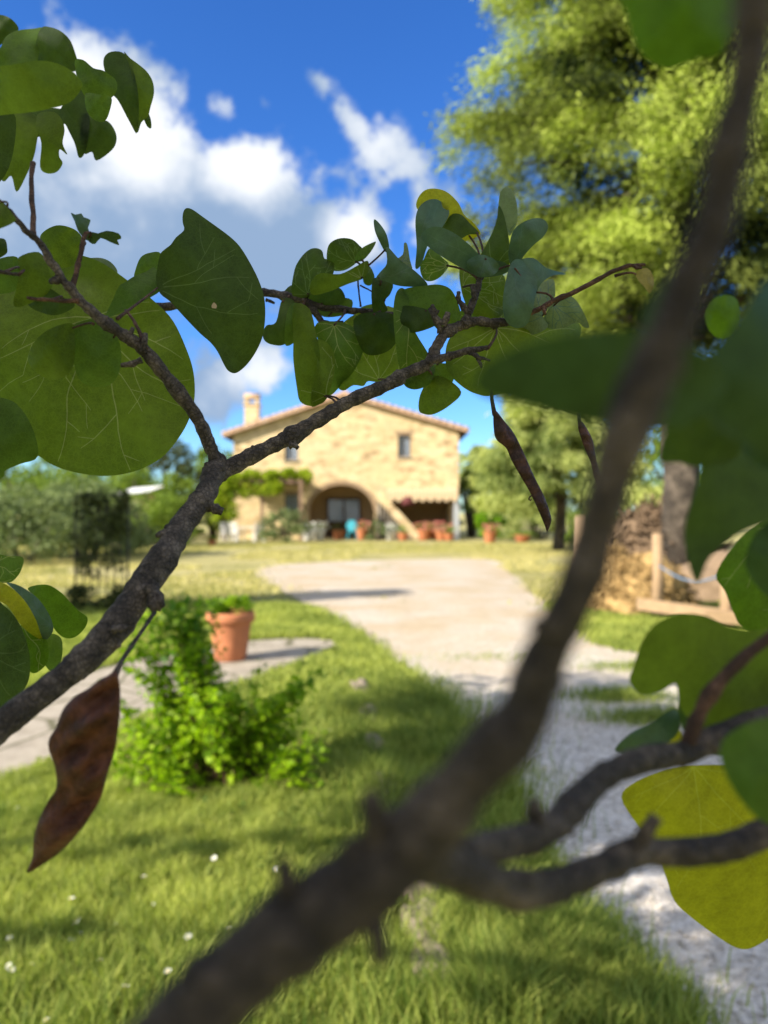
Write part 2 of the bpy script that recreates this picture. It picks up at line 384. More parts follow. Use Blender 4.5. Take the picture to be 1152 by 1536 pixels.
def build_sky():
    t = NT.__new__(NT); t.t = W.node_tree; t.t.nodes.clear()
    out = t.t.nodes.new('ShaderNodeOutputWorld'); bg = t.t.nodes.new('ShaderNodeBackground'); bg.inputs['Strength'].default_value = SKY
    sky = t.n('ShaderNodeTexSky', sky_type='NISHITA', sun_disc=False); sky.sun_elevation = R(EL); sky.sun_rotation = R(180+AZ)
    sky.altitude = 300; sky.air_density = 1.0; sky.dust_density = .35; sky.ozone_density = 2.2
    hs = t.n('ShaderNodeHueSaturation', Saturation=SAT, Value=1.0, Hue=.507); t.link(sky.outputs[0], hs.inputs['Color'])
    blue = t.mix(1.0, hs.outputs[0], SKYTINT, 'MULTIPLY')
    d = t.n('ShaderNodeTexCoord').outputs['Generated']
    sx = t.n('ShaderNodeSeparateXYZ'); t.link(d, sx.inputs[0])
    az = t.math('ARCTAN2', sx.outputs['X'], sx.outputs['Y']); el = t.math('ARCSINE', sx.outputs['Z'])
    w1 = t.n('ShaderNodeTexNoise', Scale=7.0, Detail=8.0, Roughness=.60); t.link(d, w1.inputs['Vector'])
    w2 = t.n('ShaderNodeTexNoise', Scale=3.2, Detail=6.0, Roughness=.55); t.link(d, w2.inputs['Vector'])
    w3 = t.n('ShaderNodeTexNoise', Scale=17.0, Detail=6.0, Roughness=.62); t.link(d, w3.inputs['Vector'])
    fbm = t.math('ADD', t.math('MULTIPLY', w1.outputs['Fac'], .55), t.math('MULTIPLY', w3.outputs['Fac'], .45))
    def ae(px, py):
        u, v = (px-CX)/F, (CY-py)/F; L = math.sqrt(1+u*u+v*v); return math.atan2(u, 1), math.asin(v/L)
    def field(blobs):
        acc = None
        for px, py, rx, ry, rot, amp in blobs:
            a0, e0 = ae(px, py); c, s_ = math.cos(R(rot)), math.sin(R(rot))
            da = t.math('SUBTRACT', az, a0); de = t.math('SUBTRACT', el, e0)
            u = t.math('DIVIDE', t.math('ADD', t.math('MULTIPLY', da, c), t.math('MULTIPLY', de, s_)), rx/F)
            v = t.math('DIVIDE', t.math('SUBTRACT', t.math('MULTIPLY', de, c), t.math('MULTIPLY', da, s_)), ry/F)
            q = t.math('MULTIPLY', t.math('EXPONENT', t.math('MULTIPLY', t.math('ADD', t.math('MULTIPLY', u, u), t.math('MULTIPLY', v, v)), -1.0)), amp)
            acc = q if acc is None else t.math('MAXIMUM', acc, q)
        return acc
    dens = field([(175, 195, 125, 120, 0, 1.15), (40, 330, 190, 120, 0, 1.1), (250, 330, 180, 115, 0, 1.4), (385, 290, 110, 88, 0, 1.4), (430, 365, 115, 92, 0, 1.3), (525, 370, 80, 62, 0, 1.1),
                  (330, 165, 48, 30, 0, .75), (395, 560, 70, 45, 0, .9), (330, 560, 110, 70, 0, .85), (475, 125, 60, 24, -42, .62), (530, 185, 90, 30, -42, .70), (600, 240, 90, 46, -35, .78), (660, 290, 45, 60, -50, .75), (640, 380, 60, 70, 0, .8), (700, 400, 55, 60, 0, .7),
                  (400, 160, 26, 14, -40, .60), (440, 205, 22, 30, 30, .58),
                  (-400, 250, 330, 160, 10, 1.0), (-900, 400, 300, 130, 0, .9), (1700, 350, 320, 140, -8, .9), (60, 470, 230, 90, 0, .9)])
    den = t.n('ShaderNodeMapRange', interpolation_type='SMOOTHSTEP', **{'From Min': .42, 'From Max': .80}); t.link(t.math('ADD', dens, t.math('MULTIPLY', t.math('SUBTRACT', fbm, .5), 3.3)), den.inputs[0])
    wisp = t.n('ShaderNodeMapRange', **{'From Min': .5, 'From Max': .95, 'To Min': 0.0, 'To Max': .5}); t.link(t.math('MULTIPLY', w2.outputs['Fac'], t.math('ADD', dens, .55)), wisp.inputs[0])
    lit = field([(130, 150, 90, 80, 0, 1.0), (210, 205, 100, 80, 0, 1.0), (380, 250, 100, 52, 0, 1.1), (330, 165, 50, 30, 0, .6), (530, 350, 60, 45, 0, .9), (395, 560, 75, 40, 0, .8), (570, 210, 120, 50, -40, .6), (150, 270, 70, 24, 0, .5), (640, 380, 60, 60, 0, .8), (-400, 200, 300, 90, 0, .9), (1700, 300, 300, 90, 0, .9)])
    lm = t.n('ShaderNodeMapRange', interpolation_type='SMOOTHSTEP', **{'From Min': .12, 'From Max': .95}); t.link(t.math('ADD', lit, t.math('MULTIPLY', t.math('SUBTRACT', fbm, .5), 1.7)), lm.inputs[0])
    # unseen bright clouds added overhead and behind the view to fill the shade
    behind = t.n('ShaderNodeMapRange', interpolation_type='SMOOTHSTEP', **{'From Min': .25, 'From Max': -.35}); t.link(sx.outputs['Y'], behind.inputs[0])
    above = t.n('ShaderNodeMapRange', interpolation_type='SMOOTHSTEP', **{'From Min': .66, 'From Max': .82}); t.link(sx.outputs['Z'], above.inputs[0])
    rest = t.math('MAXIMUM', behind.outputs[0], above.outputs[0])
    fill_cloud = t.n('ShaderNodeMapRange', interpolation_type='SMOOTHSTEP', **{'From Min': .36, 'From Max': .50}); t.link(w2.outputs['Fac'], fill_cloud.inputs[0])
    dn = t.math('MAXIMUM', den.outputs[0], t.math('MULTIPLY', rest, fill_cloud.outputs[0]))
    lt = t.math('MAXIMUM', lm.outputs[0], t.math('MULTIPLY', rest, FILL_CLOUD_LIT))
    cc = t.mix(lt, CLOUD_LO, CLOUD_HI)
    col = t.mix(t.math('MULTIPLY', dn, .97, clamp=True), blue, cc)
    t.link(col, bg.inputs['Color']); t.link(bg.outputs[0], out.inputs['Surface'])
SKY = .10; SAT = 1.25; SKYTINT = (.50, .72, .98, 1); FILL_CLOUD_LIT = .85
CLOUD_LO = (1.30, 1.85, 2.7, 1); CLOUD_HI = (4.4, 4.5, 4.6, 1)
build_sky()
S.view_settings.view_transform = 'Standard'; S.view_settings.look = 'None'; S.view_settings.gamma = 1.0; S.view_settings.exposure = 1.3
S.view_settings.use_curve_mapping = False
S.cycles.use_denoising = True; S.cycles.max_bounces = 8; S.cycles.transparent_max_bounces = 8; S.cycles.sample_clamp_indirect = 6

# ------------------------------------------------------------------ ground, drive, paths
def sheet(name, poly, z, mat, kind='structure'):
    """flat sheet with a ragged edge, triangulated"""
    pts = [(p[0], p[1]) for p in poly]
    vs = [Vector((x, y)) for x, y in pts]
    r = delaunay_2d_cdt(vs, [], [list(range(len(vs)))], 1, 1e-5)
    o = link(name, (lambda me: me)(np_mesh(name, np.array([(v.x, v.y, z) for v in r[0]]), np.array(r[2]))), mat)
    return struct(o, kind)
mb = MB(); n = 80
def gz(x, y):
    # level yard, rising to a low slope beyond the hedge on the left
    return 0.0 + max(0.0, min(1, (y-50)/70))**2*4.0*max(0, min(1, (-x+4)/30)) + (-.02)
xs = np.concatenate([np.linspace(-900, -80, 12), np.linspace(-70, 70, 57), np.linspace(80, 900, 12)]); ys = np.concatenate([np.linspace(-40, 110, 61), np.linspace(130, 1500, 16)])
vs = [(x, y, gz(x, y)) for y in ys for x in xs]; k = len(xs)
mb.add(vs, [(j*k+i, j*k+i+1, (j+1)*k+i+1, (j+1)*k+i) for j in range(len(ys)-1) for i in range(k-1)], True)
struct(mb.build('ground', M['ground']))
def ragged(poly, amp, sub=6):
    out = []
    for p in catmull(poly, sub): out.append((p[0]+random.uniform(-amp, amp), p[1]+random.uniform(-amp, amp)))
    return out
drive_px = [(1180, 1700), (1050, 1545), (965, 1450), (860, 1330), (770, 1205), (705, 1100), (635, 1020), (560, 962), (480, 915), (425, 885), (385, 862), (410, 848), (520, 841), (640, 838), (735, 839), (765, 858), (800, 890), (850, 930), (900, 966), (1000, 982), (1200, 990), (1500, 1010), (1500, 1150), (1500, 1700)]
DRIVE = ragged([G(*p) for p in drive_px], .05)
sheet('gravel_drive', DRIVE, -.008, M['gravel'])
flag_px = [(-120, 1250), (0, 1172), (90, 1140), (190, 1088), (290, 1046), (380, 1016), (470, 984), (505, 965), (470, 957), (380, 960), (290, 972), (200, 990), (120, 1010), (0, 1050), (-150, 1090)]
FLAGS = ragged([G(*p) for p in flag_px], .02)
sheet('stone_path', FLAGS, -.006, M['flag'])

# ------------------------------------------------------------------ grass
def grass_blades(x, y, h, w, seed, tone):
    g = np.random.default_rng(seed); n = len(x)
    a = g.uniform(0, 2*np.pi, n); b = g.uniform(0, 2*np.pi, n); lean = h*g.uniform(.15, .75, n)
    dx, dy = np.cos(a)*w/2, np.sin(a)*w/2; lx, ly = np.cos(b)*lean, np.sin(b)*lean
    z0 = np.full(n, -.02)
    v = [np.stack([x-dx, y-dy, z0], 1), np.stack([x+dx, y+dy, z0], 1), np.stack([x-dx*.8+lx*.35, y-dy*.8+ly*.35, h*.55], 1), np.stack([x+dx*.8+lx*.35, y+dy*.8+ly*.35, h*.55], 1), np.stack([x+lx, y+ly, h*.95], 1)]
    V = np.stack(v, 1).reshape(-1, 3); i = np.arange(n)*5
    T = np.concatenate([np.stack([i, i+1, i+3], 1), np.stack([i, i+3, i+2], 1), np.stack([i+2, i+3, i+4], 1)])
    return V, T, np.repeat(np.clip(tone, 0, 1), 5)
def scatter(d0, d1, n, seed, margin=.6):
    g = np.random.default_rng(seed)
    d = np.sqrt(g.uniform(d0*d0, d1*d1, n)); u = g.uniform(-.52-.03, .55, n)
    x = u*d+g.uniform(-margin, margin, n)*.3; return x, d, g
def keep_grass(x, y, g, soft):
    jx = x+g.normal(0, soft, len(x)); jy = y+g.normal(0, soft, len(x))
    return ~(pip_np(jx, jy, DRIVE) | pip_np(x+g.normal(0, .02, len(x)), y+g.normal(0, .02, len(x)), FLAGS))
bl = []
x, y, g = scatter(1.75, 4.6, 170000, 1); k = keep_grass(x, y, g, .05); x, y = x[k], y[k]
nz = vnoise(x*1.7, y*1.7, 3); nf = vnoise(x*7, y*7, 4)
h = (.025+.05*nz+.05*nf**2)*g.uniform(.6, 1.3, len(x)); tone = .14+.42*vnoise(x*2.5+9, y*2.5, 5)+.46*vnoise(x*9, y*9, 6)+g.normal(0, .22, len(x))
bl.append(grass_blades(x, y, h, g.uniform(.0025, .006, len(x)), 2, tone))
x, y, g = scatter(4.6, 12, 130000, 3); k = keep_grass(x, y, g, .08); x, y = x[k], y[k]
nz = vnoise(x*1.7, y*1.7, 3)
h = (.03+.06*nz)*g.uniform(.6, 1.3, len(x)); tone = .35+.5*vnoise(x*2.5+9, y*2.5, 5)+g.normal(0, .2, len(x))
bl.append(grass_blades(x, y, h, g.uniform(.008, .018, len(x)), 4, tone))
x, y, g = scatter(12, 36, 60000, 5); k = keep_grass(x, y, g, .15) & (vnoise(x*.5, y*.5, 8) > .35); x, y = x[k], y[k]
h = (.02+.04*vnoise(x, y, 3))*g.uniform(.6, 1.4, len(x)); tone = .35+.3*vnoise(x*.6, y*.6, 5)+g.normal(0, .15, len(x))
V, T, A = grass_blades(x, y, h, g.uniform(.02, .05, len(x)), 6, tone+.45*np.clip(1-np.abs(y-20)/9, 0, 1))
x, y, g = scatter(9.5, 21, 26000, 15); k = (vnoise(x*.8, y*1.1, 9)+.35*vnoise(x*3, y*3, 10) > .66+.5*pip_np(x+g.normal(0, .25, len(x)), y+g.normal(0, .4, len(x)), DRIVE)); x, y = x[k], y[k]
V2, T2, A2 = grass_blades(x, y, (.02+.03*g.random(len(x))), g.uniform(.012, .03, len(x)), 16, .3+g.normal(0, .25, len(x)))
x, y, g = scatter(1.75, 6, 16000, 25); k = keep_grass(x, y, g, .03) & (vnoise(x*2.2, y*2.2, 26)+.3*vnoise(x*8, y*8, 27) > .72); x, y = x[k], y[k]
V3, T3, A3 = grass_blades(x, y, .025+.05*g.random(len(x)), g.uniform(.002, .005, len(x)), 28, .25+g.normal(0, .25, len(x)))
V, T, A = merge([(V, T, A), (V2, T2, A2), (V3, T3, A3)])
struct(link('dry_grass', np_mesh('dry_grass', V, T, A), M['dry_grass']), 'stuff')
# tall rank grass beside the drive at the bottom of the view, and tufts growing in the drive
def tufts(cx, cy, rx, ry, n, hh, seed, t0=.4):
    g = np.random.default_rng(seed); x = g.normal(cx, rx, n); y = g.normal(cy, ry, n)
    h = hh*g.uniform(.35, 1.2, n)*(.6+.8*vnoise(x*6, y*6, seed)); return grass_blades(x, y, h, g.uniform(.003, .007, n), seed, t0+g.normal(0, .2, n)+.3*vnoise(x*5, y*5, seed+1)-.15)
for px, py, rx, ry, n, hh in ((740, 1520, .16, .10, 4000, .17), (800, 1440, .14, .12, 4000, .16), (860, 1520, .12, .10, 3500, .15), (700, 1420, .10, .16, 2500, .13), (930, 1545, .12, .1, 2500, .16), (640, 1180, .25, .4, 9000, .15), (590, 1080, .3, .5, 9000, .14),
                              (925, 1045, .22, .10, 1700, .08), (985, 1078, .25, .10, 1900, .09), (960, 1000, .3, .12, 1200, .05), (740, 985, .5, .15, 600, .03), (120, 1500, .25, .2, 2500, .12), (400, 1480, .3, .2, 3000, .12)):
    c = G(px, py); bl.append(tufts(c[0], c[1], rx, ry, n, hh, int(px+py)))
g = np.random.default_rng(77); wx, wy, _ = scatter(1.8, 6.5, 420, 78); k = keep_grass(wx, wy, g, .05) & (vnoise(wx*1.3+5, wy*1.3, 79) > .42); wx, wy = wx[k], wy[k]
V, T, A = leaf_cloud(np.stack([wx, wy, np.full(len(wx), .035)], 1), .07, 16, .045, 1.5, 80, .35, 1.2, .1); A = np.clip(A*.6, 0, 1); bl.append((V, T, A))
V, T, A = merge(bl)
struct(link('grass', np_mesh('grass', V, T, A), M['grass']), 'stuff')
# loose stones on the drive
g = np.random.default_rng(11); pts = []
x, y, g = scatter(1.8, 5.5, 9000, 12); k = pip_np(x, y, DRIVE); x, y = x[k], y[k]
s = g.uniform(.004, .013, len(x)); 
oct_ = np.array([(1,0,0),(0,1,0),(-1,0,0),(0,-1,0),(0,0,1),(0,0,-1)], float); of = np.array([(0,1,4),(1,2,4),(2,3,4),(3,0,4),(1,0,5),(2,1,5),(3,2,5),(0,3,5)])
V = (oct_[None]*s[:, None, None]*g.uniform(.6, 1.3, (len(x), 6, 1))*np.array([1, 1, .6])+np.stack([x, y, s*.3-.008], 1)[:, None]).reshape(-1, 3)
T = (of[None]+(np.arange(len(x))*6)[:, None, None]).reshape(-1, 3)
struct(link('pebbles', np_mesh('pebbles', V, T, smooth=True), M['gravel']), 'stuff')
# daisies in the lawn
mb = MB(); mb.cur = 0
for q in range(11):
    a = 2*math.pi*q/11; c, s_ = math.cos(a), math.sin(a)
    mb.add([(c*.003-s_*.0022, s_*.003+c*.0022, .085), (c*.013-s_*.003, s_*.013+c*.003, .089), (c*.015, s_*.015, .089), (c*.013+s_*.003, s_*.013-c*.003, .089), (c*.003+s_*.0022, s_*.003-c*.0022, .085)], [(0, 1, 2, 3, 4)])
mb.cur = 1; mb.lathe([(.0045, .084), (.004, .088), (.0001, .0895)], 8)
mb.cur = 2; mb.tube([(0, 0, -.02), (.004, .002, .04), (0, 0, .086)], .0012, 5)
dz = mb.build('daisy', [M['petal'], M['yellow'], M['shrub']])
tag(dz, 'small white daisy standing open in the sunlit lawn', 'daisy', 'daisies scattered in the lawn')
spots = [(28, 1440), (36, 1446), (12, 1452), (118, 1392), (125, 1375), (130, 1372), (217, 1308), (110, 1348), (165, 1373), (98, 1405), (60, 1480), (408, 1298), (330, 1275), (150, 1440), (25, 1192), (52, 1260), (480, 1215), (345, 1060), (290, 1400), (230, 1345), (70, 1335), (15, 1400), (180, 1490), (250, 1460), (340, 1395), (760, 1500), (845, 1408), (720, 1468), (80, 1530), (500, 1075)]
for i, (px, py) in enumerate(spots):
    x, y = G(px, py+30); o = dz if i == 0 else dup(dz, (0, 0, 0))
    o.location = (x, y, 0); o.rotation_euler = (random.uniform(-.5, .1), random.uniform(-.4, .4), random.uniform(0, 6)); k = random.uniform(.5, .85); o.scale = (k, k, k)
# row of edging stones in the grass
for i, (px, py) in enumerate([(540, 1035), (552, 1075), (565, 1125), (580, 1185), (600, 1255), (622, 1335), (640, 1400), (655, 1470)]):
    x, y = G(px, py); mb = MB(); bm = bmesh.new(); bmesh.ops.create_icosphere(bm, subdivisions=3, radius=1)
    for v in bm.verts:
        p = v.co; k = 1+.12*math.sin(p.x*5+i)+.1*math.sin(p.y*6+2*i)+.08*math.sin(p.z*7+p.x*4)
        m = max(abs(p.x), abs(p.y), abs(p.z)); v.co = Vector((p.x/m*.4+p.x*.6, p.y/m*.4+p.y*.6, p.z/m*.3+p.z*.7))*k
        v.co.x *= .075; v.co.y *= .17+.02*math.sin(i*3); v.co.z *= .07
    me = bpy.data.meshes.new('edging_stone'); bm.to_mesh(me); bm.free(); me.polygons.foreach_set('use_smooth', [True]*len(me.polygons))
    o = link('edging_stone', me, M['kerbstone']); o.location = (x, y, .005); o.rotation_euler = (0, 0, .25)
    tag(o, 'weathered beige edging stone sunk in the grass beside the drive', 'stone', 'edging stones sunk in the lawn')

# ------------------------------------------------------------------ the stone house
HD = 41.6; PX = HD/F
def hx(px): return (px-CX)*PX
def hz(py): return H-(py-CY)*PX
def slab(outer, holes, y0, y1, mb):
    """wall slab in the xz plane with openings"""
    loops = [outer]+holes
    allp = [p for l in loops for p in l]
    tris = tessellate_polygon([[Vector((p[0], p[1], 0)) for p in l] for l in loops])
    n = len(allp)
    vs = [(p[0], y0, p[1]) for p in allp]+[(p[0], y1, p[1]) for p in allp]
    fs = []
    for a, b, c in tris:
        pa, pb, pc = allp[a], allp[b], allp[c]
        if (pb[0]-pa[0])*(pc[1]-pa[1])-(pb[1]-pa[1])*(pc[0]-pa[0]) < 0: b, c = c, b
        fs.append((a, b, c)); fs.append((a+n, c+n, b+n))
    b0 = 0
    for l in loops:
        for i in range(len(l)):
            j = (i+1) % len(l); fs.append((b0+i, b0+j, b0+j+n, b0+i+n))
        b0 += len(l)
    mb.add(vs, fs)
LX, RX = hx(350), hx(688); AX = hx(517); EV_L, EV_R = hz(652), hz(646); APZ = hz(596)
house = thing('stone_house', 'two storey honey stone farmhouse with low gable roof and arched porch', 'house', (AX, HD, 0))
def rect(x0, x1, z0, z1): return [(x0, z0), (x1, z0), (x1, z1), (x0, z1)]
win_up_r = (hx(597), hx(616), hz(685), hz(652)); win_up_l = (hx(427), hx(447), hz(690), hz(657)); win_low = (hx(427), hx(448), hz(771), hz(741))
arch_x0, arch_x1, arch_sp = hx(463), hx(561), hz(768)
arch_c = (arch_x0+arch_x1)/2; arch_r = (arch_x1-arch_x0)/2; arch_h = hz(727)-arch_sp
arch = [(arch_x0, .02)]+[(arch_c+arch_r*math.cos(math.pi*(1-k/16)), arch_sp+arch_h*math.sin(math.pi*(1-k/16))) for k in range(17)][:]+[(arch_x1, .02)]
arch = [(arch_x0, .02), (arch_x1, .02)]+[(arch_c+arch_r*math.cos(math.pi*k/16), arch_sp+arch_h*math.sin(math.pi*k/16)) for k in range(17)]
store = rect(hx(581), hx(680), .02, hz(746))
mb = MB()
T_ = .5
slab([(LX, -.05), (RX, -.05), (RX, EV_R), (AX, APZ), (LX, EV_L)], [arch, rect(*win_up_r), rect(*win_up_l), rect(*win_low), store], HD, HD+T_, mb)
DEP = 14.0
mb.box(LX, LX+.5, HD+T_+.002, HD+DEP, -.05, EV_L-.05); mb.box(RX-.5, RX, HD+T_+.002, HD+DEP, -.05, EV_R-.05); mb.box(LX+.502, RX-.502, HD+DEP-.5, HD+DEP, -.05, EV_L)
mb.build('wall', M['stone'], house)
mb = MB()   # porch room and store room behind the openings
def room(x0, x1, y0, y1, z1):
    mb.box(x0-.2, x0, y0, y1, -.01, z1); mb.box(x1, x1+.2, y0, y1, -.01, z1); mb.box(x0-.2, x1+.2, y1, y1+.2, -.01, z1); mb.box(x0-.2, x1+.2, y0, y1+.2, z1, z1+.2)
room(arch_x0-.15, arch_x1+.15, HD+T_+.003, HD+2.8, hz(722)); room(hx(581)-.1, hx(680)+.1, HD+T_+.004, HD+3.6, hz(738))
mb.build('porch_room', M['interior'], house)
mb = MB()
def roof_side(xe, ze, sgn):
    ov = .55; dx = AX-xe; sl_ = (APZ-ze)/abs(dx); xo = xe-sgn*ov*1.0
    zo = ze-sl_*ov
    for (ya, yb, th, lift) in ((HD-.42, HD+DEP+.4, .16, .03),):
        vs = [(xo, ya, zo+lift), (AX+sgn*-.001, ya, APZ+lift), (AX+sgn*-.001, yb, APZ+lift), (xo, yb, zo+lift)]
        top = [(x, y, z+th) for x, y, z in vs]
        mb.add(vs+top, [(0,1,2,3), (7,6,5,4), (0,4,5,1), (1,5,6,2), (2,6,7,3), (3,7,4,0)])
    # pantile rows along the verge and one row at the ridge line
    L = math.hypot(AX-xo, APZ-zo); nn = int(L/.4)
    for k in range(nn):
        a = k/nn; b = (k+.94)/nn
        pa = (xo+(AX-xo)*a, HD-.34, zo+(APZ-zo)*a+.21); pb = (xo+(AX-xo)*b, HD-.34, zo+(APZ-zo)*b+.22)
        mb.tube([pa, pb], [.11, .085], 10)
    for r in range(1, 30):
        y = HD-.34+r*.48
        mb.tube([(xo, y, zo+.2), (AX, y, APZ+.2)], .1, 6)
roof_side(LX, EV_L, 1); roof_side(RX, EV_R, -1)
for r in range(34): mb.tube([(AX, HD-.4+r*.43, APZ+.25), (AX, HD+.02+r*.43, APZ+.26)], [.14, .12], 8)
roof = mb.build('roof', M['roof'], house)
for xe, ze, sg in ((LX, EV_L, 1), (RX, EV_R, -1)):
    for k in range(18): MB().box(xe-sg*.48 if sg > 0 else xe+.02, xe-.02 if sg > 0 else xe+.48, HD+.1+k*.78, HD+.2+k*.78, ze-.24, ze-.09).build('eave_rafter', M['dark_wood'], house)
cx0, cx1 = hx(366), hx(387); cy = HD+3.0
mb = MB(); zt = hz(600)+.15
mb.box(cx0*1.07, cx1*1.07, cy, cy+.7, EV_L-.1, zt); mb.box(cx0*1.07-.07, cx1*1.07+.07, cy-.07, cy+.77, zt+.002, zt+.1)
for a in (0, 1):
    for b in (0, 1): xx = cx0*1.07+.02+a*((cx1-cx0)*1.07-.2); mb.box(xx, xx+.16, cy+.02+b*.5, cy+.16+b*.5, zt+.102, zt+.42)
mb.box(cx0*1.07-.05, cx1*1.07+.05, cy-.05, cy+.75, zt+.422, zt+.5)
mb.cur = 1; mb.tube([(cx0*1.07-.05, cy+.35, zt+.56), (cx1*1.07+.05, cy+.35, zt+.56)], .2, 10)
mb.build('chimney', [M['stone'], M['roof']], roof)
def window(x0, x1, z0, z1, bars=(1, 3)):
    mb = MB(); y = HD+.16; f = .07
    mb.box(x0+.002, x0+f, y, y+.07, z0+.002, z1-.002); mb.box(x1-f, x1-.002, y, y+.07, z0+.002, z1-.002); mb.box(x0+f+.001, x1-f-.001, y, y+.07, z1-f, z1-.002); mb.box(x0+f+.001, x1-f-.001, y, y+.07, z0+.002, z0+f)
    for k in range(bars[0]): xx = x0+(x1-x0)*(k+1)/(bars[0]+1); mb.box(xx-.025, xx+.025, y+.01, y+.06, z0+f+.001, z1-f-.001)
    for k in range(bars[1]): zz = z0+(z1-z0)*(k+1)/(bars[1]+1); mb.box(x0+f+.001, x1-f-.001, y+.015, y+.055, zz-.02, zz+.02)
    w = mb.build('window', M['dark_wood'], house)
    mb = MB(); mb.box(x0+.03, x1-.03, y+.03, y+.045, z0+.03, z1-.03); mb.build('pane', M['glass'], w)
    mb = MB(); mb.box(x0-.1, x1+.1, HD-.08, HD+.14, z0-.09, z0-.002); mb.build('sill', M['flag'], w)
    mb = MB(); mb.box(x0-.2, x1+.2, HD-.012, HD-.002, z1+.004, z1+.2); mb.build('lintel', M['wood'], w)
window(*win_up_r); window(*win_up_l); window(*win_low)
# arch ring of flat bricks
mb = MB()
for k in range(24):
    a0 = math.pi*(k+.06)/24; a1 = math.pi*(k+.94)/24; q = []
    for rr in (1.0, 1.0+.24/arch_r):
        for a in (a0, a1): q.append((arch_c+arch_r*rr*math.cos(a), arch_sp+(arch_h+(rr-1)*arch_r)*math.sin(a)))
    vs = [(x, HD-.025, z) for x, z in q]+[(x, HD-.003, z) for x, z in q]
    mb.add(vs, [(0,1,3,2), (4,6,7,5), (0,2,6,4), (2,3,7,6), (3,1,5,7), (1,0,4,5)])
mb.build('arch_ring', M['wood'], house)
# glazed double door at the back of the porch
dx0, dx1, dzt = hx(485), hx(539), hz(746); yd = HD+2.5
mb = MB()
for x in (dx0, (dx0+dx1)/2-.05, dx1-.1): mb.box(x, x+.1, yd, yd+.1, 0, dzt)
mb.box(dx0+.101, dx1-.101, yd+.004, yd+.09, dzt-.1, dzt)
for a, b in ((dx0+.1, (dx0+dx1)/2-.05), ((dx0+dx1)/2+.05, dx1-.1)): mb.box(a+.001, b-.001, yd+.01, yd+.09, .02, .95)
door = mb.build('door', M['dark_wood'], house)
for a, b in ((dx0+.1, (dx0+dx1)/2-.05), ((dx0+dx1)/2+.05, dx1-.1)):
    mb = MB(); mb.box(a, b, yd+.04, yd+.055, .95, dzt-.1); mb.build('pane', M['glass'], door)
# stair parapet running down to the right of the arch
mb = MB(); sx0, sz0, sx1, sz1 = hx(566), hz(742), hx(628), hz(805)
yS0, yS1 = HD-1.3, HD-.03
vs = []
for y in (yS0, yS0+.28): vs += [(sx0-.35, y, sz0+.1), (sx0+.25, y, sz0+.1), (sx1+.3, y, .0), (sx1-.35, y, .0)]
mb.add(vs, [(0,3,2,1), (4,5,6,7), (0,1,5,4), (1,2,6,5), (2,3,7,6), (3,0,4,7)])
mb.build('stair_parapet', M['stone'], house)
mb = MB()
for k in range(13):
    a = k/13; x = sx1+.1+(sx0-sx1)*a; mb.box(x-.3, x-.001, yS0+.285, yS1, 0, .04+(sz0)*(k+1)/13*.98)
mb.build('stair_step', M['flag'], house)
# awning with a scalloped edge over the store opening
mb = MB(); ax0, ax1 = hx(580), hx(684); az0, az1 = hz(739), hz(747); ya = HD-1.25
nx = 60; vs = []
for i in range(nx+1):
    x = ax0+(ax1-ax0)*i/nx; sc = abs(math.sin(math.pi*i/nx*9))
    vs += [(x, HD-.01, hz(732)), (x, ya, az0), (x, ya-.02, az1-.24*sc)]
fs = []
for i in range(nx): fs += [(3*i, 3*i+1, 3*i+4, 3*i+3), (3*i+1, 3*i+2, 3*i+5, 3*i+4)]
mb.add(vs, fs); mb.build('awning', M['awning'], house)
mb = MB(); mb.box(hx(678), hx(686), HD-1.1, HD-.8, 0, hz(745)); mb.build('porch_post', M['grey'], house)
mb = MB(); mb.box(hx(571), hx(578), HD-.5, HD-.2, 0, hz(758)); mb.build('porch_post', M['grey'], house)
# lantern and folded cloth hanging under the awning
mb = MB(); lx = hx(611); mb.lathe([(.001, .62), (.2, .6), (.36, .42), (.4, .2), (.34, .02), (.001, 0)], 14, (lx, HD-1.0, hz(759))); mb.tube([(lx, HD-1.0, hz(759)+.6), (lx, HD-1.0, hz(737))], .015, 6)
tag(mb.build('hanging_cloth', M['red']), 'dark red bundle hanging under the scalloped cream awning', 'cloth')

# ------------------------------------------------------------------ things standing by the house
def pot_mesh(r, h):
    return MB().lathe([(.001, 0), (r*.68, 0), (r*.72, .02*h), (r*.93, h*.8), (r*.94, h*.82), (r*1.06, h*.83), (r*1.08, h*.98), (r*1.0, h), (r*.93, h*.97), (r*.88, h*.86), (.001, h*.85)], 28)
def flower_pot(x, y, r, h, mat, leafmat, bloom, label, group, seed, lh=.35, nleaf=120):
    t = thing('flower_pot', label, 'flower pot', (x, y, 0), group, True)
    pot_mesh(r, h).build('pot', M[mat], t)
    V, T, A = leaf_cloud([(0, 0, h+lh*.45), (r*.4, .05, h+lh*.6), (-r*.4, 0, h+lh*.35)], r*1.15, nleaf//3, .12, 1.6, seed, lh/r/1.6)
    link('foliage', np_mesh('foliage', V, T, A), M[leafmat], t)
    if bloom:
        V, T, A = leaf_cloud([(0, 0, h+lh*.7), (r*.5, -.1, h+lh*.6), (-r*.5, -.1, h+lh*.5)], r*1.2, 30, .11, 1.2, seed+1, lh/r/1.8, shell=.8)
        link('blossom', np_mesh('blossom', V, T, A), M[bloom], t)
    return t
yP = HD-2.0
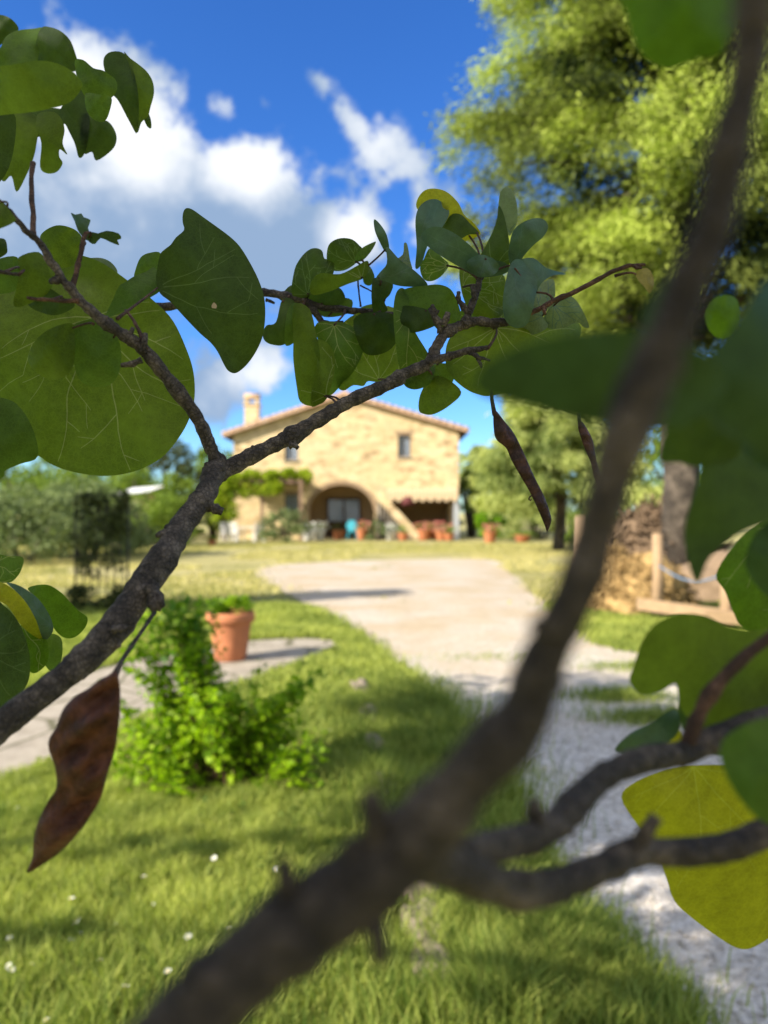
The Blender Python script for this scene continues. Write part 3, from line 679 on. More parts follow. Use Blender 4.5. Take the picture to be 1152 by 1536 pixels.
for i, (px, dy, r, h, mat, lm, bl_, lab) in enumerate([
    (478, -.2, .34, .55, 'white', 'olive', 'whitebloom', 'white flowering plant in a pale pot at the left side of the arch'),
    (462, -.9, .32, .50, 'white', 'olive', 'whitebloom', 'low white basket pot of pale flowers in front of the pergola end'),
    (543, .2, .32, .60, 'terracotta', 'hedge', 'pink', 'terracotta pot with pink bloom at the right side of the arch'),
    (508, .9, .34, .5, 'terracotta', 'dark', None, 'low terracotta pot right in front of the glazed door'),
    (586, -.3, .28, .45, 'white', 'olive', 'whitebloom', 'pale pot of white flowers under the stair parapet'),
    (605, -.5, .30, .40, 'terracotta', 'hedge', None, 'terracotta pot with green plant at the foot of the stair'),
    (636, -.2, .36, .55, 'terracotta', 'hedge', 'pink', 'tall pink flowered pot under the middle of the awning'),
    (652, .3, .34, .55, 'terracotta', 'hedge', 'pink', 'pink flowered pot set back under the awning'),
    (663, -.4, .36, .50, 'terracotta', 'olive', 'pink', 'pink flowered pot nearest the grey porch post'),
    (674, -.7, .28, .36, 'terracotta', 'hedge', None, 'small green planted pot beside the grey porch post')]):
    flower_pot(X(px, yP+dy), yP+dy, r, h, mat, lm, bl_, lab, 'flower pots in front of the house', 100+i)
def garden_chair(name, label, mat, loc, rz, round_back=False):
    t = thing(name, label, 'chair', loc, 'garden chairs by the house', True); t.rotation_euler = (0, 0, rz)
    mb = MB(); mb.box(-.24, .24, -.22, .24, .42, .46)
    mb.build('seat', M[mat], t)
    for sx in (-1, 1):
        for sy in (-1, 1): MB().bar((sx*.22, sy*.2, .42), (sx*.25, sy*.24, 0), .05).build('leg', M[mat], t)
    mb = MB()
    if round_back: mb.add([(0, .23, .78)]+[(.30*math.cos(2*math.pi*k/28), .23+.02, .76+.30*math.sin(2*math.pi*k/28)) for k in range(28)]+[(.30*math.cos(2*math.pi*k/28), .29, .76+.30*math.sin(2*math.pi*k/28)) for k in range(28)], [(0, 1+(k+1) % 28, 1+k) for k in range(28)]+[(1+k, 1+(k+1) % 28, 29+(k+1) % 28, 29+k) for k in range(28)]+[tuple(29+k for k in range(28))])
    else:
        for k in range(5): mb.bar((-.2+k*.1, .22, .46), (-.2+k*.1, .3, .92), .055, .02)
        mb.bar((-.25, .3, .93), (.25, .3, .93), .05, .06)
    mb.build('backrest', M[mat], t)
    for sx in (-1, 1):
        mb = MB(); mb.bar((sx*.26, -.2, .66), (sx*.26, .25, .68), .05, .03); mb.bar((sx*.26, -.19, .44), (sx*.26, -.19, .65), .04); mb.build('armrest', M[mat], t)
    return t
yC = HD-3.6
garden_chair('garden_chair', 'white garden chair turned outward at the far left under the pergola', 'white', (X(341, yC), yC, 0), .7)
garden_chair('garden_chair', 'white garden chair second from the left under the pergola', 'white', (X(356, yC-.5), yC-.5, 0), 2.6)
garden_chair('garden_chair', 'white garden chair beside the table leg under the pergola', 'white', (X(388, yC-.6), yC-.6, 0), 3.5)
garden_chair('garden_chair', 'turquoise chair with a round back beside the arched porch', 'blue', (X(530, HD-1.6), HD-1.6, 0), 2.9, True)
t = thing('garden_table', 'pale garden table between white chairs under the pergola', 'table', (X(371, yC), yC, 0), None, True)
MB().box(-.6, .6, -.4, .4, .70, .74).build('tabletop', M['white'], t)
for sx in (-1, 1):
    for sy in (-1, 1): MB().bar((sx*.52, sy*.33, .7), (sx*.55, sy*.36, 0), .07).build('leg', M['white'], t)
# pergola with a vine
pg = thing('pergola', 'brown timber pergola carrying the vine against the house', 'pergola', (X(400, HD-2), HD-2, 0))
pz = 3.0; y0, y1 = HD-3.0, HD-.1; x0, x1 = hx(334)*.95, hx(462)*.97
for x in (x0+.3, (x0+x1)/2, x1-.2): MB().box(x-.08, x+.08, y0, y0+.16, 0, pz).build('post', M['beam'], pg)
for y in (y0+.08, y1-.1): MB().box(x0, x1, y-.07, y+.07, pz+.002, pz+.16).build('beam', M['beam'], pg)
for k in range(9): x = x0+.2+(x1-x0-.4)*k/8; MB().box(x-.04, x+.04, y0-.2, y1, pz+.163, pz+.26).build('rafter', M['beam'], pg)
vn = thing('grape_vine', 'bright yellow green vine spread over the pergola and trailing down its left side', 'vine', (x0+.4, y0, 0))
cs = [(random.uniform(x0-.1, x1+.15), random.uniform(y0-.2, y1), pz+random.uniform(.25, .62)) for _ in range(90)]
for k in range(60):
    u = random.random()**1.6; cs.append((x0-.1+u*(x1-x0)*.72, y0-.1+random.uniform(-.2, .4), pz+.2-random.random()**.8*(2.2 if u < .35 else 1.2)*(1-u*.5)))
V, T, A = leaf_cloud(cs, [.34]*len(cs), 60, .17, 1.2, 31, .8)
link('foliage', np_mesh('foliage', V, T, A), M['vine'], vn)
MB().tube([(x0+.4, y0-.1, -.02), (x0+.3, y0-.12, 1.0), (x0+.5, y0-.08, 2.0), (x0+.45, y0, pz+.2)], [.08, .06, .05, .04], 8).build('trunk', M['bark_tree'], vn)

# ------------------------------------------------------------------ bushes, hedges, trees
def bush(name, label, cat, x, y, rx, ry, h, mat, nclump, per, leaf, seed, group=None, z0=.0, elong=1.7, stems=5):
    t = thing(name, label, cat, (x, y, 0), group)
    g = np.random.default_rng(seed); cs = []; rs = []
    for _ in range(nclump):
        a = g.uniform(0, 2*np.pi); e = g.uniform(-.45, 1); rr = math.sqrt(max(0, 1-max(e, 0)**2))*g.uniform(.55, .95)
        cs.append((x+rx*rr*math.cos(a), y+ry*rr*math.sin(a), z0+h*(.30+.62*e*g.uniform(.7, 1.0)))); rs.append(g.uniform(.16, .30)*min(rx, h)*1.05)
    V, T, A = leaf_cloud(cs, rs, per, leaf, elong, seed)
    k = np.repeat((V.reshape(-1, 4, 3).mean(1)[:, 2] > .02), 4); V[:, 2] = np.maximum(V[:, 2], .0)
    link('foliage', np_mesh('foliage', V, T, A), M[mat], t)
    mb = MB()
    for _ in range(stems):
        a = g.uniform(0, 2*np.pi); mb.tube([(x+.1*rx*math.cos(a), y+.1*ry*math.sin(a), -.03), (x+.35*rx*math.cos(a), y+.35*ry*math.sin(a), h*.4), (x+.6*rx*math.cos(a), y+.6*ry*math.sin(a), h*.8)], [.03*h, .022*h, .008*h], 6)
    mb.build('stem', M['bark_tree'], t)
    return t
def bpx(name, label, cat, px, base, wpx, top, mat, seed, nclump=40, per=90, leaf=.12, ry=None, d=None, **kw):
    d = d or G(px, base)[1]; rx = wpx/2/F*d; h = Z(top, d)
    return bush(name, label, cat, X(px, d), d, rx, ry or rx, h, mat, nclump, per, leaf, seed, **kw)
gb = 'grey green bushes at the left edge of the yard'
bpx('grey_bush', 'large grey green rounded bush filling the left edge of the yard', 'bush', 30, 842, 250, 716, 'olive', 201, 70, 130, .13, group=gb)
bpx('grey_bush', 'grey green bush behind the wire trellis', 'bush', 130, 834, 200, 716, 'olive', 202, 60, 130, .14, group=gb)
bpx('grey_bush', 'dark green bush beside the far left edge of the big grey bush', 'bush', -110, 838, 220, 690, 'hedge', 203, 60, 120, .14, group=gb)
bpx('round_shrub', 'full green rounded shrub between the grey bush and the clipped hedge', 'shrub', 232, 818, 140, 733, 'hedge', 221, 60, 120, .14, d=33)
bpx('round_shrub', 'tall green shrub behind the shed', 'shrub', 190, 800, 150, 700, 'hedge', 222, 70, 120, .2, d=48)
bpx('round_shrub', 'dark green shrub behind the two grey bushes', 'shrub', 80, 812, 210, 702, 'hedge', 223, 80, 120, .18, d=36)
bpx('round_shrub', 'green shrub tucked behind the left end of the pergola', 'shrub', 320, 806, 60, 718, 'hedge', 224, 50, 110, .15, d=44)
bpx('clipped_hedge', 'mid green clipped hedge left of the vine pergola', 'hedge', 268, 806, 105, 704, 'hedge', 204, 60, 130, .16, d=46, ry=1.6)
bpx('low_bush', 'low green bush in front of the clipped hedge', 'bush', 215, 812, 110, 755, 'hedge', 205, 40, 110, .14, d=37)
bpx('olive_bush', 'loose olive green bush in front of the house wall between pergola and arch', 'bush', 428, 815, 76, 757, 'olive', 206, 36, 80, .14, d=36.5)
bpx('low_bush', 'small olive green bush growing between arch and stair', 'bush', 566, 811, 34, 778, 'olive', 207, 20, 60, .10, d=39.2)
bpx('round_bush', 'bright green clipped round bush right of the house', 'bush', 738, 809, 52, 738, 'bright', 208, 60, 120, .11, d=38.2, ry=.9)
bpx('shrub_border', 'pale green shrub border right of the round bush', 'bush', 810, 808, 120, 742, 'cedar', 209, 50, 120, .15, d=41)
bpx('shrub_border', 'green shrub growing against the right corner of the house', 'bush', 708, 806, 60, 690, 'hedge', 210, 50, 110, .16, d=44)
bpx('shrub_border', 'green shrub behind the straw on the right', 'bush', 900, 812, 110, 752, 'hedge', 211, 50, 110, .15, d=35)
flower_pot(X(735, 36.2), 36.2, .33, .55, 'terracotta', 'bright', 'pink', 'orange terracotta pot standing in front of the bright round bush', 'flower pots by the border', 131, .3)
flower_pot(X(783, 36.8), 36.8, .40, .36, 'terracotta', 'hedge', None, 'low wide terracotta pot in front of the pale shrub border', 'flower pots by the border', 132, .15)
flower_pot(X(318, 33), 33, .2, .26, 'terracotta', 'hedge', None, 'tiny terracotta pot on the lawn below the pergola', 'flower pots by the border', 133, .12)
# shed with a pale sheet roof beyond the bushes
t = thing('shed', 'low shed with a pale sheet roof among the bushes left of the hedge', 'shed', (X(202, 40), 40, 0))
MB().box(X(184, 40), X(222, 40), 40, 42, -.02, Z(741, 40)).build('wall', M['wood'], t)
mb = MB(); xa, xb = X(178, 40), X(227, 40)
mb.add([(xa, 39.7, Z(742, 40)), (xb, 39.7, Z(738, 40)), (xb, 42.3, Z(728, 40)), (xa, 42.3, Z(732, 40)), (xa, 39.7, Z(740, 40)), (xb, 39.7, Z(736, 40)), (xb, 42.3, Z(726, 40)), (xa, 42.3, Z(730, 40))], [(3,2,1,0), (4,5,6,7), (0,1,5,4), (1,2,6,5), (2,3,7,6), (3,0,4,7)])
mb.build('roof', M['pale_roof'], t)
# broadleaf trees far behind
def tree(name, label, x, y, r, h, mat, seed, nclump=70, per=120, leaf=.3, trunk=.2, low=.3, group=None):
    t = thing(name, label, 'tree', (x, y, 0), group); g = np.random.default_rng(seed); cs = []; rs = []
    for _ in range(nclump):
        a = g.uniform(0, 2*np.pi); e = g.uniform(-.8, 1); rr = math.sqrt(1-e*e)*g.uniform(.3, 1)
        cs.append((x+r*rr*math.cos(a), y+r*rr*math.sin(a), h*(low+(1-low)*(.5+.46*e)))); rs.append(r*g.uniform(.18, .32))
    V, T, A = leaf_cloud(cs, rs, per, leaf, 1.5, seed)
    link('crown', np_mesh('crown', V, T, A), M[mat], t)
    mb = MB(); mb.tube([(x, y, -.05), (x+.1, y, h*.3), (x, y+.1, h*.6), (x+.1, y, h*.85)], [trunk, trunk*.8, trunk*.5, trunk*.15], 10)
    for k in range(7):
        c = cs[k*3]; mb.tube([(x+.05, y, h*(.28+.04*k)), ((x+c[0])/2, (y+c[1])/2, (c[2]+h*(.28+.04*k))/2+.2), c], [trunk*.4, trunk*.25, trunk*.06], 6)
    mb.build('trunk', M['bark_tree'], t); return t
gt = 'trees on the rise beyond the yard'
for i, (px, d, wpx, top, mt, lab) in enumerate([
    (245, 75, 130, 660, 'dark', 'dark green tree on the rise left of the house'), (165, 70, 130, 684, 'hedge', 'yellow green tree on the rise above the shed'),
    (315, 85, 110, 672, 'hedge', 'green tree half hidden behind the left end of the house'), (60, 70, 170, 672, 'hedge', 'green tree beyond the big grey bush'),
    (-70, 60, 170, 660, 'dark', 'dark tree at the left limit of the rise'), (720, 70, 90, 668, 'cedar', 'pale green tree behind the right corner of the house'),
    (800, 58, 120, 650, 'cedar', 'pale green tree beyond the shrub border'), (1000, 60, 190, 640, 'hedge', 'green tree beyond the fence on the right'), (1180, 50, 200, 660, 'hedge', 'green tree at the right limit beyond the fence')]):
    r = wpx/2/F*d; tree('broadleaf_tree', lab, X(px, d), d, r, Z(top, d), mt, 300+i, 46, 100, .35, .2, .1, gt)
# the tall conifer on the right: drooping sprays in tiers round one trunk
def conifer(name, label, x, y, zlow, ztop, rfun, mat, seed, levels, per_level, sprigs, size, trunk, gaps=.0):
    t = thing(name, label, 'tree', (x, y, 0)); g = np.random.default_rng(seed)
    mb = MB(); cs = []; axes = []; tones = []
    hs = np.linspace(0, ztop, 9); mb.tube([(x+.08*math.sin(h_), y+.06*math.cos(h_*1.3), h_-.05) for h_ in hs], [trunk*(1-.85*h_/ztop)+.03 for h_ in hs], 14, .05)
    for li in range(levels):
        z = zlow+(ztop-zlow)*li/levels
        for k in range(per_level):
            if g.random() < gaps: continue
            a = 2*np.pi*(k+g.uniform(-.35, .35))/per_level+li*.7; rr = rfun((z-zlow)/(ztop-zlow))*g.uniform(.66, 1.08)
            zz = z+g.uniform(-.3, .3); dirv = np.array([math.cos(a), math.sin(a), 0])
            p0 = np.array([x, y, zz]); p1 = p0+dirv*rr*.55+np.array([0, 0, .25]); p2 = p0+dirv*rr+np.array([0, 0, -.25])
            mb.tube([p0, p1, p2], [trunk*.16, trunk*.09, .012], 5, cap=False)
            tb = g.normal(.43, .30)
            for q in (.40, .62, .76, .86, .94, 1.02):
                c = p0*(1-q)**2+2*q*(1-q)*p1+q*q*p2
                for _ in range(2): cs.append(c+g.normal(0, .16*rr**.4, 3)*np.array([1, 1, .6])); axes.append(dirv*.8+np.array([0, 0, -.25])); tones.append(tb+(.20 if q > .9 else 0)-(.42 if q < .65 else 0))  # crown shade put into the tone: inner sprays darker, tips lighter
    mb.build('trunk', M['bark_tree'], t)
    cs = np.array(cs); axes = np.array(axes); tones = np.array(tones); idx = np.repeat(np.arange(len(cs)), sprigs); n = len(idx)
    p = cs[idx]+g.normal(0, .20, (n, 3))*np.array([1, 1, .65])
    a = axes[idx]+g.normal(0, .45, (n, 3)); a /= np.linalg.norm(a, axis=1)[:, None]
    b = np.cross(a, g.normal(size=(n, 3))); b /= np.linalg.norm(b, axis=1)[:, None]
    L = (size*g.uniform(.6, 1.4, n))[:, None]; Wd = L*.11
    mid = p+a*L*.45-np.array([0, 0, 1])*L*.03
    V = np.stack([p, mid+b*Wd, p+a*L-np.array([0, 0, 1])*L*.2, mid-b*Wd], 1).reshape(-1, 3); i = np.arange(n)*4
    T = np.concatenate([np.stack([i, i+1, i+2], 1), np.stack([i, i+2, i+3], 1)])
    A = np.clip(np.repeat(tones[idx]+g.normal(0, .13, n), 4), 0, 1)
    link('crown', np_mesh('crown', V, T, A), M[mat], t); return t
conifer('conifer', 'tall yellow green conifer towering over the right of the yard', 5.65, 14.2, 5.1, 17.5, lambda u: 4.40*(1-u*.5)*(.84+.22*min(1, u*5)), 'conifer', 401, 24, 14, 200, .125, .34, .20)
conifer('cedar', 'pale grey green cedar with level boughs between house and tall conifer', X(838, 29), 29, 2.2, 7.6, lambda u: 3.4*(1-u*.7), 'cedar', 402, 9, 12, 70, .24, .22, .2)

# ------------------------------------------------------------------ wire trellis with a climber, pot and shrub on the left
tx0, tx1, ty = X(113, 11.2), X(192, 11.2), 11.2; th = Z(742, 11.2)
t = thing('wire_trellis', 'dark wire trellis standing in the yard with a climber at its top', 'trellis', ((tx0+tx1)/2, ty, 0))
mb = MB()
for x in (tx0, tx1): mb.bar((x, ty, -.03), (x, ty, th), .025)
mb.bar((tx0, ty, th), (tx1, ty, th), .025); mb.build('frame', M['iron'], t)
mb = MB()
for k in range(1, 7): x = tx0+(tx1-tx0)*k/7; mb.bar((x, ty+.012, 0), (x, ty+.012, th), .006)
for k in range(1, 14): z = th*k/14; mb.bar((tx0, ty-.012, z), (tx1, ty-.012, z), .006)
mb.build('wire_mesh', M['iron'], t)
t = thing('climbing_plant', 'dark leafy climber covering the upper part of the wire trellis', 'plant', ((tx0+tx1)/2, ty, 0))
cs = [(random.uniform(tx0+.02, tx1-.02), ty+random.uniform(-.12, .12), random.uniform(th*.55, th*1.0)) for _ in range(30)]+[(random.uniform(tx0+.05, tx1-.05), ty+random.uniform(-.08, .08), random.uniform(th*.32, th*.6)) for _ in range(9)]+[(random.uniform(tx0-.05, tx1+.1), ty+random.uniform(-.12, .12), random.uniform(.0, th*.18)) for _ in range(24)]
V, T, A = leaf_cloud(cs, .12, 70, .06, 1.5, 33, .9); link('foliage', np_mesh('foliage', V, T, A), M['dark'], t)
mb = MB()
for k in range(6): x = tx0+.08+k*.12; mb.tube([(x, ty+.03, -.02), (x+.06, ty-.02, th*.3), (x-.04, ty+.03, th*.6), (x+.05, ty, th*.9)], .008, 5)
mb.build('stem', M['bark_tree'], t)
pd = G(346, 988)[1]; pr = 33/F*pd; ph = Z(916, pd)
t = thing('terracotta_pot', 'large terracotta pot with rolled rim standing on the stone path', 'flower pot', (X(346, pd), pd, -.006), None, True)
pm = MB().lathe([(.001, 0), (pr*.66, 0), (pr*.70, .01), (pr*.80, ph*.35), (pr*.94, ph*.76), (pr*.95, ph*.78), (pr*1.06, ph*.79), (pr*1.10, ph*.83), (pr*1.10, ph*.95), (pr*1.05, ph*.99), (pr*.99, ph), (pr*.93, ph*.97), (pr*.9, ph*.9)], 40)
pm.build('pot', M['terracotta'], t)
MB().lathe([(pr*.905, ph*.9), (pr*.5, ph*.92), (.001, ph*.93)], 30).build('soil', M['soil'], t)
V, T, A = leaf_cloud([(random.uniform(-.17, .17), random.uniform(-.15, .15), ph+random.uniform(0, .12)) for _ in range(26)], .06, 26, .055, 2.0, 35, 1.0); link('foliage', np_mesh('foliage', V, T, A), M['shrub'], t)
# leafy shrub in front
sd = G(330, 1205)[1]; sX = X(322, sd)
t = thing('leafy_shrub', 'bright green leafy shrub growing in the lawn beside the stone path', 'shrub', (sX, sd+.25, 0))
g = np.random.default_rng(36); mb = MB(); LV = []
def shoot(px, py, dd, bx=None):
    d_ = sd+.25+dd; tip = np.array([X(px, d_), d_, max(.04, Z(py, d_))]); b0 = np.array([sX+g.normal(0, .10)+.25*(tip[0]-sX), sd+.25+g.normal(0, .08)+.3*dd, -.03])
    mid = b0*.45+tip*.55+np.array([.35*(b0[0]-tip[0]), 0, .12+.1*tip[2]])*.6
    pts = [(1-u)**2*b0+2*u*(1-u)*mid+u*u*tip for u in np.linspace(0, 1, 6)]; mb.tube(pts, [.006, .005, .004, .0032, .0025, .001], 4)
    L = np.linalg.norm(tip-b0); m = int(20+L*44)
    for u in g.uniform(.30, 1.02, m):
        p = (1-u)**2*b0+2*u*(1-u)*mid+u*u*tip; LV.append(np.append(p+g.normal(0, .022, 3), 1.0))
for k in range(165):
    u = g.random(); py = 1208-u*185; wv = 172*math.sqrt(max(.05, 1-((py-1135)/100)**2)); shoot(318+(g.random()*2-1)*wv, py, g.normal(0, .17))
for k in range(52):
    u = g.random(); py = 1050-u*160; shoot(262+g.normal(0, 1)*(24+46*(1-u))+20*math.sin(u*9), py, g.normal(0, .1))
for k in range(16):
    u = g.random(); shoot(390+85*u+g.normal(0, 8), 1090-70*u+g.normal(0, 14), g.normal(0, .08))
LV = np.array(LV)
V, T, A = leaf_cloud(LV[:, :3], .012, 1, .048, 1.55, 37, .9, shell=.2, tone_sd=.2)
zz = V[:, 2]; A = np.clip(A+.18-.40*np.clip((zz-.35)/.6, 0, 1), 0, 1)  # sunlit lower half put into the tone: leaves darken upwards
link('foliage', np_mesh('foliage', V, T, A), M['shrub'], t)
mb.build('stem', M['bark_red'], t)

# ------------------------------------------------------------------ straw, fence and brush on the right
fd = G(1080, 944)[1]
def fence_pt(px, py, d): return Vector(P(px, py, d))
t = thing('wooden_fence', 'rough timber fence with pale posts and a slack blue rope under the conifer', 'fence', (X(1080, 9.6), 9.6, 0))
posts = [(985, 800, 10.6), (1088, 850, 9.3), (1210, 842, 9.0), (1330, 840, 8.8)]
for px, top, d in posts:
    x = X(px, d); MB().tube([(x, d, -.05), (x+.02, d, Z(top, d)*.5), (x+.01, d, Z(top, d))], [.085, .08, .075], 10, .06).build('post', M['pale_wood'], t)
for (a, b) in zip(posts[:-1], posts[1:]):
    pa, pb = Vector((X(a[0], a[2]), a[2]-.1, .20)), Vector((X(b[0], b[2]), b[2]-.1, .20)); MB().bar(pa+Vector((-.3, 0, 0)), pb, .06, .16).build('rail', M['pale_wood'], t)
for (a, b) in zip(posts[:-1], posts[1:]):
    za, zb = Z(848, 10.6) if a[0] == 985 else Z(858, a[2]), Z(858, b[2]); pts = []
    for k in range(9):
        u = k/8; pts.append((X(a[0], a[2])*(1-u)+X(b[0], b[2])*u, a[2]*(1-u)+b[2]*u-.09, za*(1-u)+zb*u-.16*math.sin(math.pi*u)))
    MB().tube(pts, .014, 6).build('rope', M['rope'], t)
def mound(name, label, cat, x, y, rx, ry, h, mat, seed, amp=.18, stalks=0, slen=.3):
    t = thing(name, label, cat, (x, y, 0)); bm = bmesh.new(); bmesh.ops.create_icosphere(bm, subdivisions=5, radius=1); g = random.Random(seed); ph_ = [g.uniform(0, 6) for _ in range(6)]
    for v in bm.verts:
        p = v.co.copy(); k = 1+amp*(.5*math.sin(p.x*4+ph_[0])*math.cos(p.y*4+ph_[1])+.3*math.sin(p.z*9+ph_[2]+p.x*7)+.2*math.sin(p.x*17+ph_[3])*math.sin(p.y*15+p.z*13+ph_[4]))
        v.co = Vector((x+p.x*rx*k, y+p.y*ry*k, max(-.05, p.z)*h*k))
    me = bpy.data.meshes.new('heap'); bm.to_mesh(me); bm.free(); me.polygons.foreach_set('use_smooth', [True]*len(me.polygons)); link('heap', me, M[mat], t)
    if stalks:
        mb = MB()
        for _ in range(stalks):
            a = g.uniform(0, 6.28); e = g.uniform(0, 1.5); p = Vector((x+rx*1.02*math.cos(a)*math.cos(e), y+ry*1.02*math.sin(a)*math.cos(e), h*1.02*math.sin(e)))
            q = Vector((g.gauss(0, 1), g.gauss(0, 1), g.gauss(0, .5))).normalized()*slen*g.uniform(.4, 1); mb.tube([p-q*.5, p+Vector((0, 0, .03)), p+q*.5], .008*slen/.3, 3, cap=False)
        mb.build('stalk', M[mat], t); t.children[-1]['kind'] = 'stuff'
    return t
mound('straw_heap', 'golden loose straw heap on the ground left of the fence', 'straw', X(960, 11.3), 11.3, .75, .6, Z(838, 11.3)*.95, 'straw', 5, .3, 900, .4)
mound('straw_bale', 'upright golden straw bundle behind the big leafy branch', 'straw', X(915, 12.2), 12.2, .32, .4, Z(828, 12.2), 'straw', 6, .25, 700, .45)
mound('brush_pile', 'tall brown brushwood pile round the foot of the conifer trunk', 'brushwood', X(985, 15.0), 15.0, 1.35, .9, Z(772, 15.0), 'brush', 7, .22, 900, .9)
mound('earth_bank', 'bare brown earth bank behind the fence', 'earth', X(1100, 13.2), 13.2, 1.5, .8, .75, 'earth', 8, .15)
x, d = X(873, 19), 19
mb = MB(); mb.tube([(x, d, -.05), (x+.03, d, .4), (x, d, Z(780, d)+.1)], [.22, .18, .16], 12, .1); tag(mb.build('tree_stump', M['wood']), 'grey weathered stump standing on the lawn edge left of the straw', 'stump')
# a dark tree out of the view on the left: it throws the long shadow across the yard
cy = thing('cypress', 'broad dark cypress standing left of the stone path outside the view', 'tree', (-9.4, 8.6, 0))
cs = [(-9.4+random.gauss(0, .7)*(1-z/8.5), 8.6+random.gauss(0, .7)*(1-z/8.5), z) for z in np.linspace(.5, 6.0, 150)]
V, T, A = leaf_cloud(cs, [.75*(1-c[2]/9.2) for c in cs], 90, .2, 2.0, 44, 1.2); link('crown', np_mesh('crown', V, T, A), M['dark'], cy)
MB().tube([(-9.4, 8.6, -.05), (-9.4, 8.6, 3), (-9.4, 8.6, 6.0)], [.16, .12, .02], 8).build('trunk', M['bark_tree'], cy)

# ------------------------------------------------------------------ the Judas tree the view looks through
TREE = Vector((-1.15, .05, 0))
jt = thing('judas_tree', 'near Judas tree with heart shaped leaves, dark branches and hanging brown pods', 'tree', TREE)
def leaf(outline, d, kind='o', base=None, tilt=None, cup=.35, keel=.0, veins=None, stalk=None, seed=0, sub=4, nv=7, label=None, hole=None, vw=1.0):
    """one leaf: a curved sheet with its own distance, tilt and cupping, raised veins on its underside"""
    g = random.Random(seed*7+int(outline[0][0]*3+outline[0][1])); out = catmull(outline, sub)
    xs = [p[0] for p in out]; ys = [p[1] for p in out]; cx, cy = sum(xs)/len(xs), sum(ys)/len(ys)
    Sp = max(max(xs)-min(xs), max(ys)-min(ys))/2; Sr = Sp*d/F
    if tilt is None: tilt = (g.uniform(-.35, .35), g.uniform(-.35, .35))
    f1, f2 = g.uniform(0, 6), g.uniform(0, 6)
    if base is None: base = (cx, cy-.55*(max(ys)-min(ys))/2)
    ax = np.array([cx-base[0], cy-base[1]]); La = np.linalg.norm(ax)+1e-6; ax = ax/La
    def depth(x, y):
        qx, qy = (x-cx)/Sp, (y-cy)/Sp
        kd = abs(-(x-base[0])*ax[1]+(y-base[1])*ax[0])/Sp
        return d+Sr*(tilt[0]*qx+tilt[1]*qy+cup*(qx*qx+qy*qy)-keel*kd+.10*math.sin(3.1*qx+f1)*math.sin(2.7*qy+f2)+.035*math.sin(7*qx+f2)*math.sin(6*qy+f1)+.12*math.sqrt(qx*qx+qy*qy)**3*math.sin(5*math.atan2(qy, qx)+f1))
    step = max(Sp/9, 3.0)
    pts = [(p[0], p[1]) for p in out]; nb = len(pts); inner = []
    yy = min(ys)
    while yy < max(ys):
        xx = min(xs)
        while xx < max(xs):
            jx, jy = xx+g.uniform(-.25, .25)*step, yy+g.uniform(-.25, .25)*step
            if pip(jx, jy, pts) and min((jx-p[0])**2+(jy-p[1])**2 for p in pts) > (step*.35)**2: inner.append((jx, jy))
            xx += step
        yy += step
    mb = MB()
    def add_faces(vs, fs, off=0.0):
        mb.add([P(v[0], v[1], depth(v[0], v[1])+off) for v in vs], fs, True)
    mats = [LM[kind], VEIN_Y if kind == 'y' else VEIN_U if kind in 'up' else VEIN_D if kind in 'd' else VEIN]
    if veins is None: veins = .25 < d < .56 and Sp > 24
    quads = []
    if veins:
        th0 = math.atan2(ax[1], ax[0]); ws = max(Sp*.0080, .65)*vw
        def ribbon(path, w0, w1):
            n = len(path)
            if n < 3: return
            row = []
            for i, p in enumerate(path):
                a = path[max(0, i-1)]; b = path[min(n-1, i+1)]; tx, ty = b[0]-a[0], b[1]-a[1]; L = math.hypot(tx, ty)+1e-6
                w = w0+(w1-w0)*i/(n-1); nx, ny = -ty/L*w, tx/L*w
                row.append(((p[0]+nx, p[1]+ny), (p[0]-nx, p[1]-ny)))
            for q0, q1 in zip(row[:-1], row[1:]):
                q = [q0[0], q0[1], q1[1], q1[0]]
                if all(pip(c[0], c[1], pts) for c in q): quads.append(q)
        taken = []; later = []
        def grow(x, y, th, w, lev, maxl, bend):
            old = list(taken); path = [(x, y)]; st = Sp*.075; trav = 0; side = g.choice((-1, 1)); nxt = Sp*g.uniform(.40, .62) if lev == 0 else Sp*g.uniform(.18, .30); kids = []
            while trav < maxl:
                th += bend*st/Sp+g.gauss(0, .085); x += math.cos(th)*st; y += math.sin(th)*st
                if not pip(x, y, pts): break
                if min((x-p[0])**2+(y-p[1])**2 for p in pts[::2]) < (Sp*.05)**2: break
                if trav > st*1.6 and any((x-p[0])**2+(y-p[1])**2 < (Sp*.06)**2 for p in old): break
                path.append((x, y)); trav += st
                if trav > nxt and lev < 2:
                    kids.append((x, y, th+side*g.uniform(.6, 1.0), side)); side = -side; nxt = trav+Sp*g.uniform(.30, .5)
            ribbon(path, w, max(w*.4, .42)); taken.extend(path[1 if lev else 4:])
            for kx, ky, kth, sd_ in kids: later.append((kx, ky, kth, max(w*.6, .45), lev+1, Sp*g.uniform(.25, .6), -sd_*.45))
        for q in sorted(range(nv), key=lambda q: abs(q-(nv-1)/2)):
            off = (q/(nv-1)-.5)*2 if nv > 1 else 0
            grow(base[0], base[1], th0+off*1.9+g.uniform(-.06, .06), ws*(1-.3*abs(off)), 0, Sp*2.4, -off*.55)
        while later: grow(*later.pop(0))
    allv = [Vector(p) for p in pts+inner]; faces = [list(range(nb))]
    for q in quads:
        k = len(allv); allv += [Vector(c) for c in q]; faces.append([k, k+1, k+2, k+3])
    r = delaunay_2d_cdt(allv, [], faces, 1, 1e-3)
    vs2 = [(v.x, v.y) for v in r[0]]
    fl = [tuple(f) for f, og in zip(r[2], r[5]) if not any(i > 0 for i in og)]; fv = [tuple(f) for f, og in zip(r[2], r[5]) if any(i > 0 for i in og)]
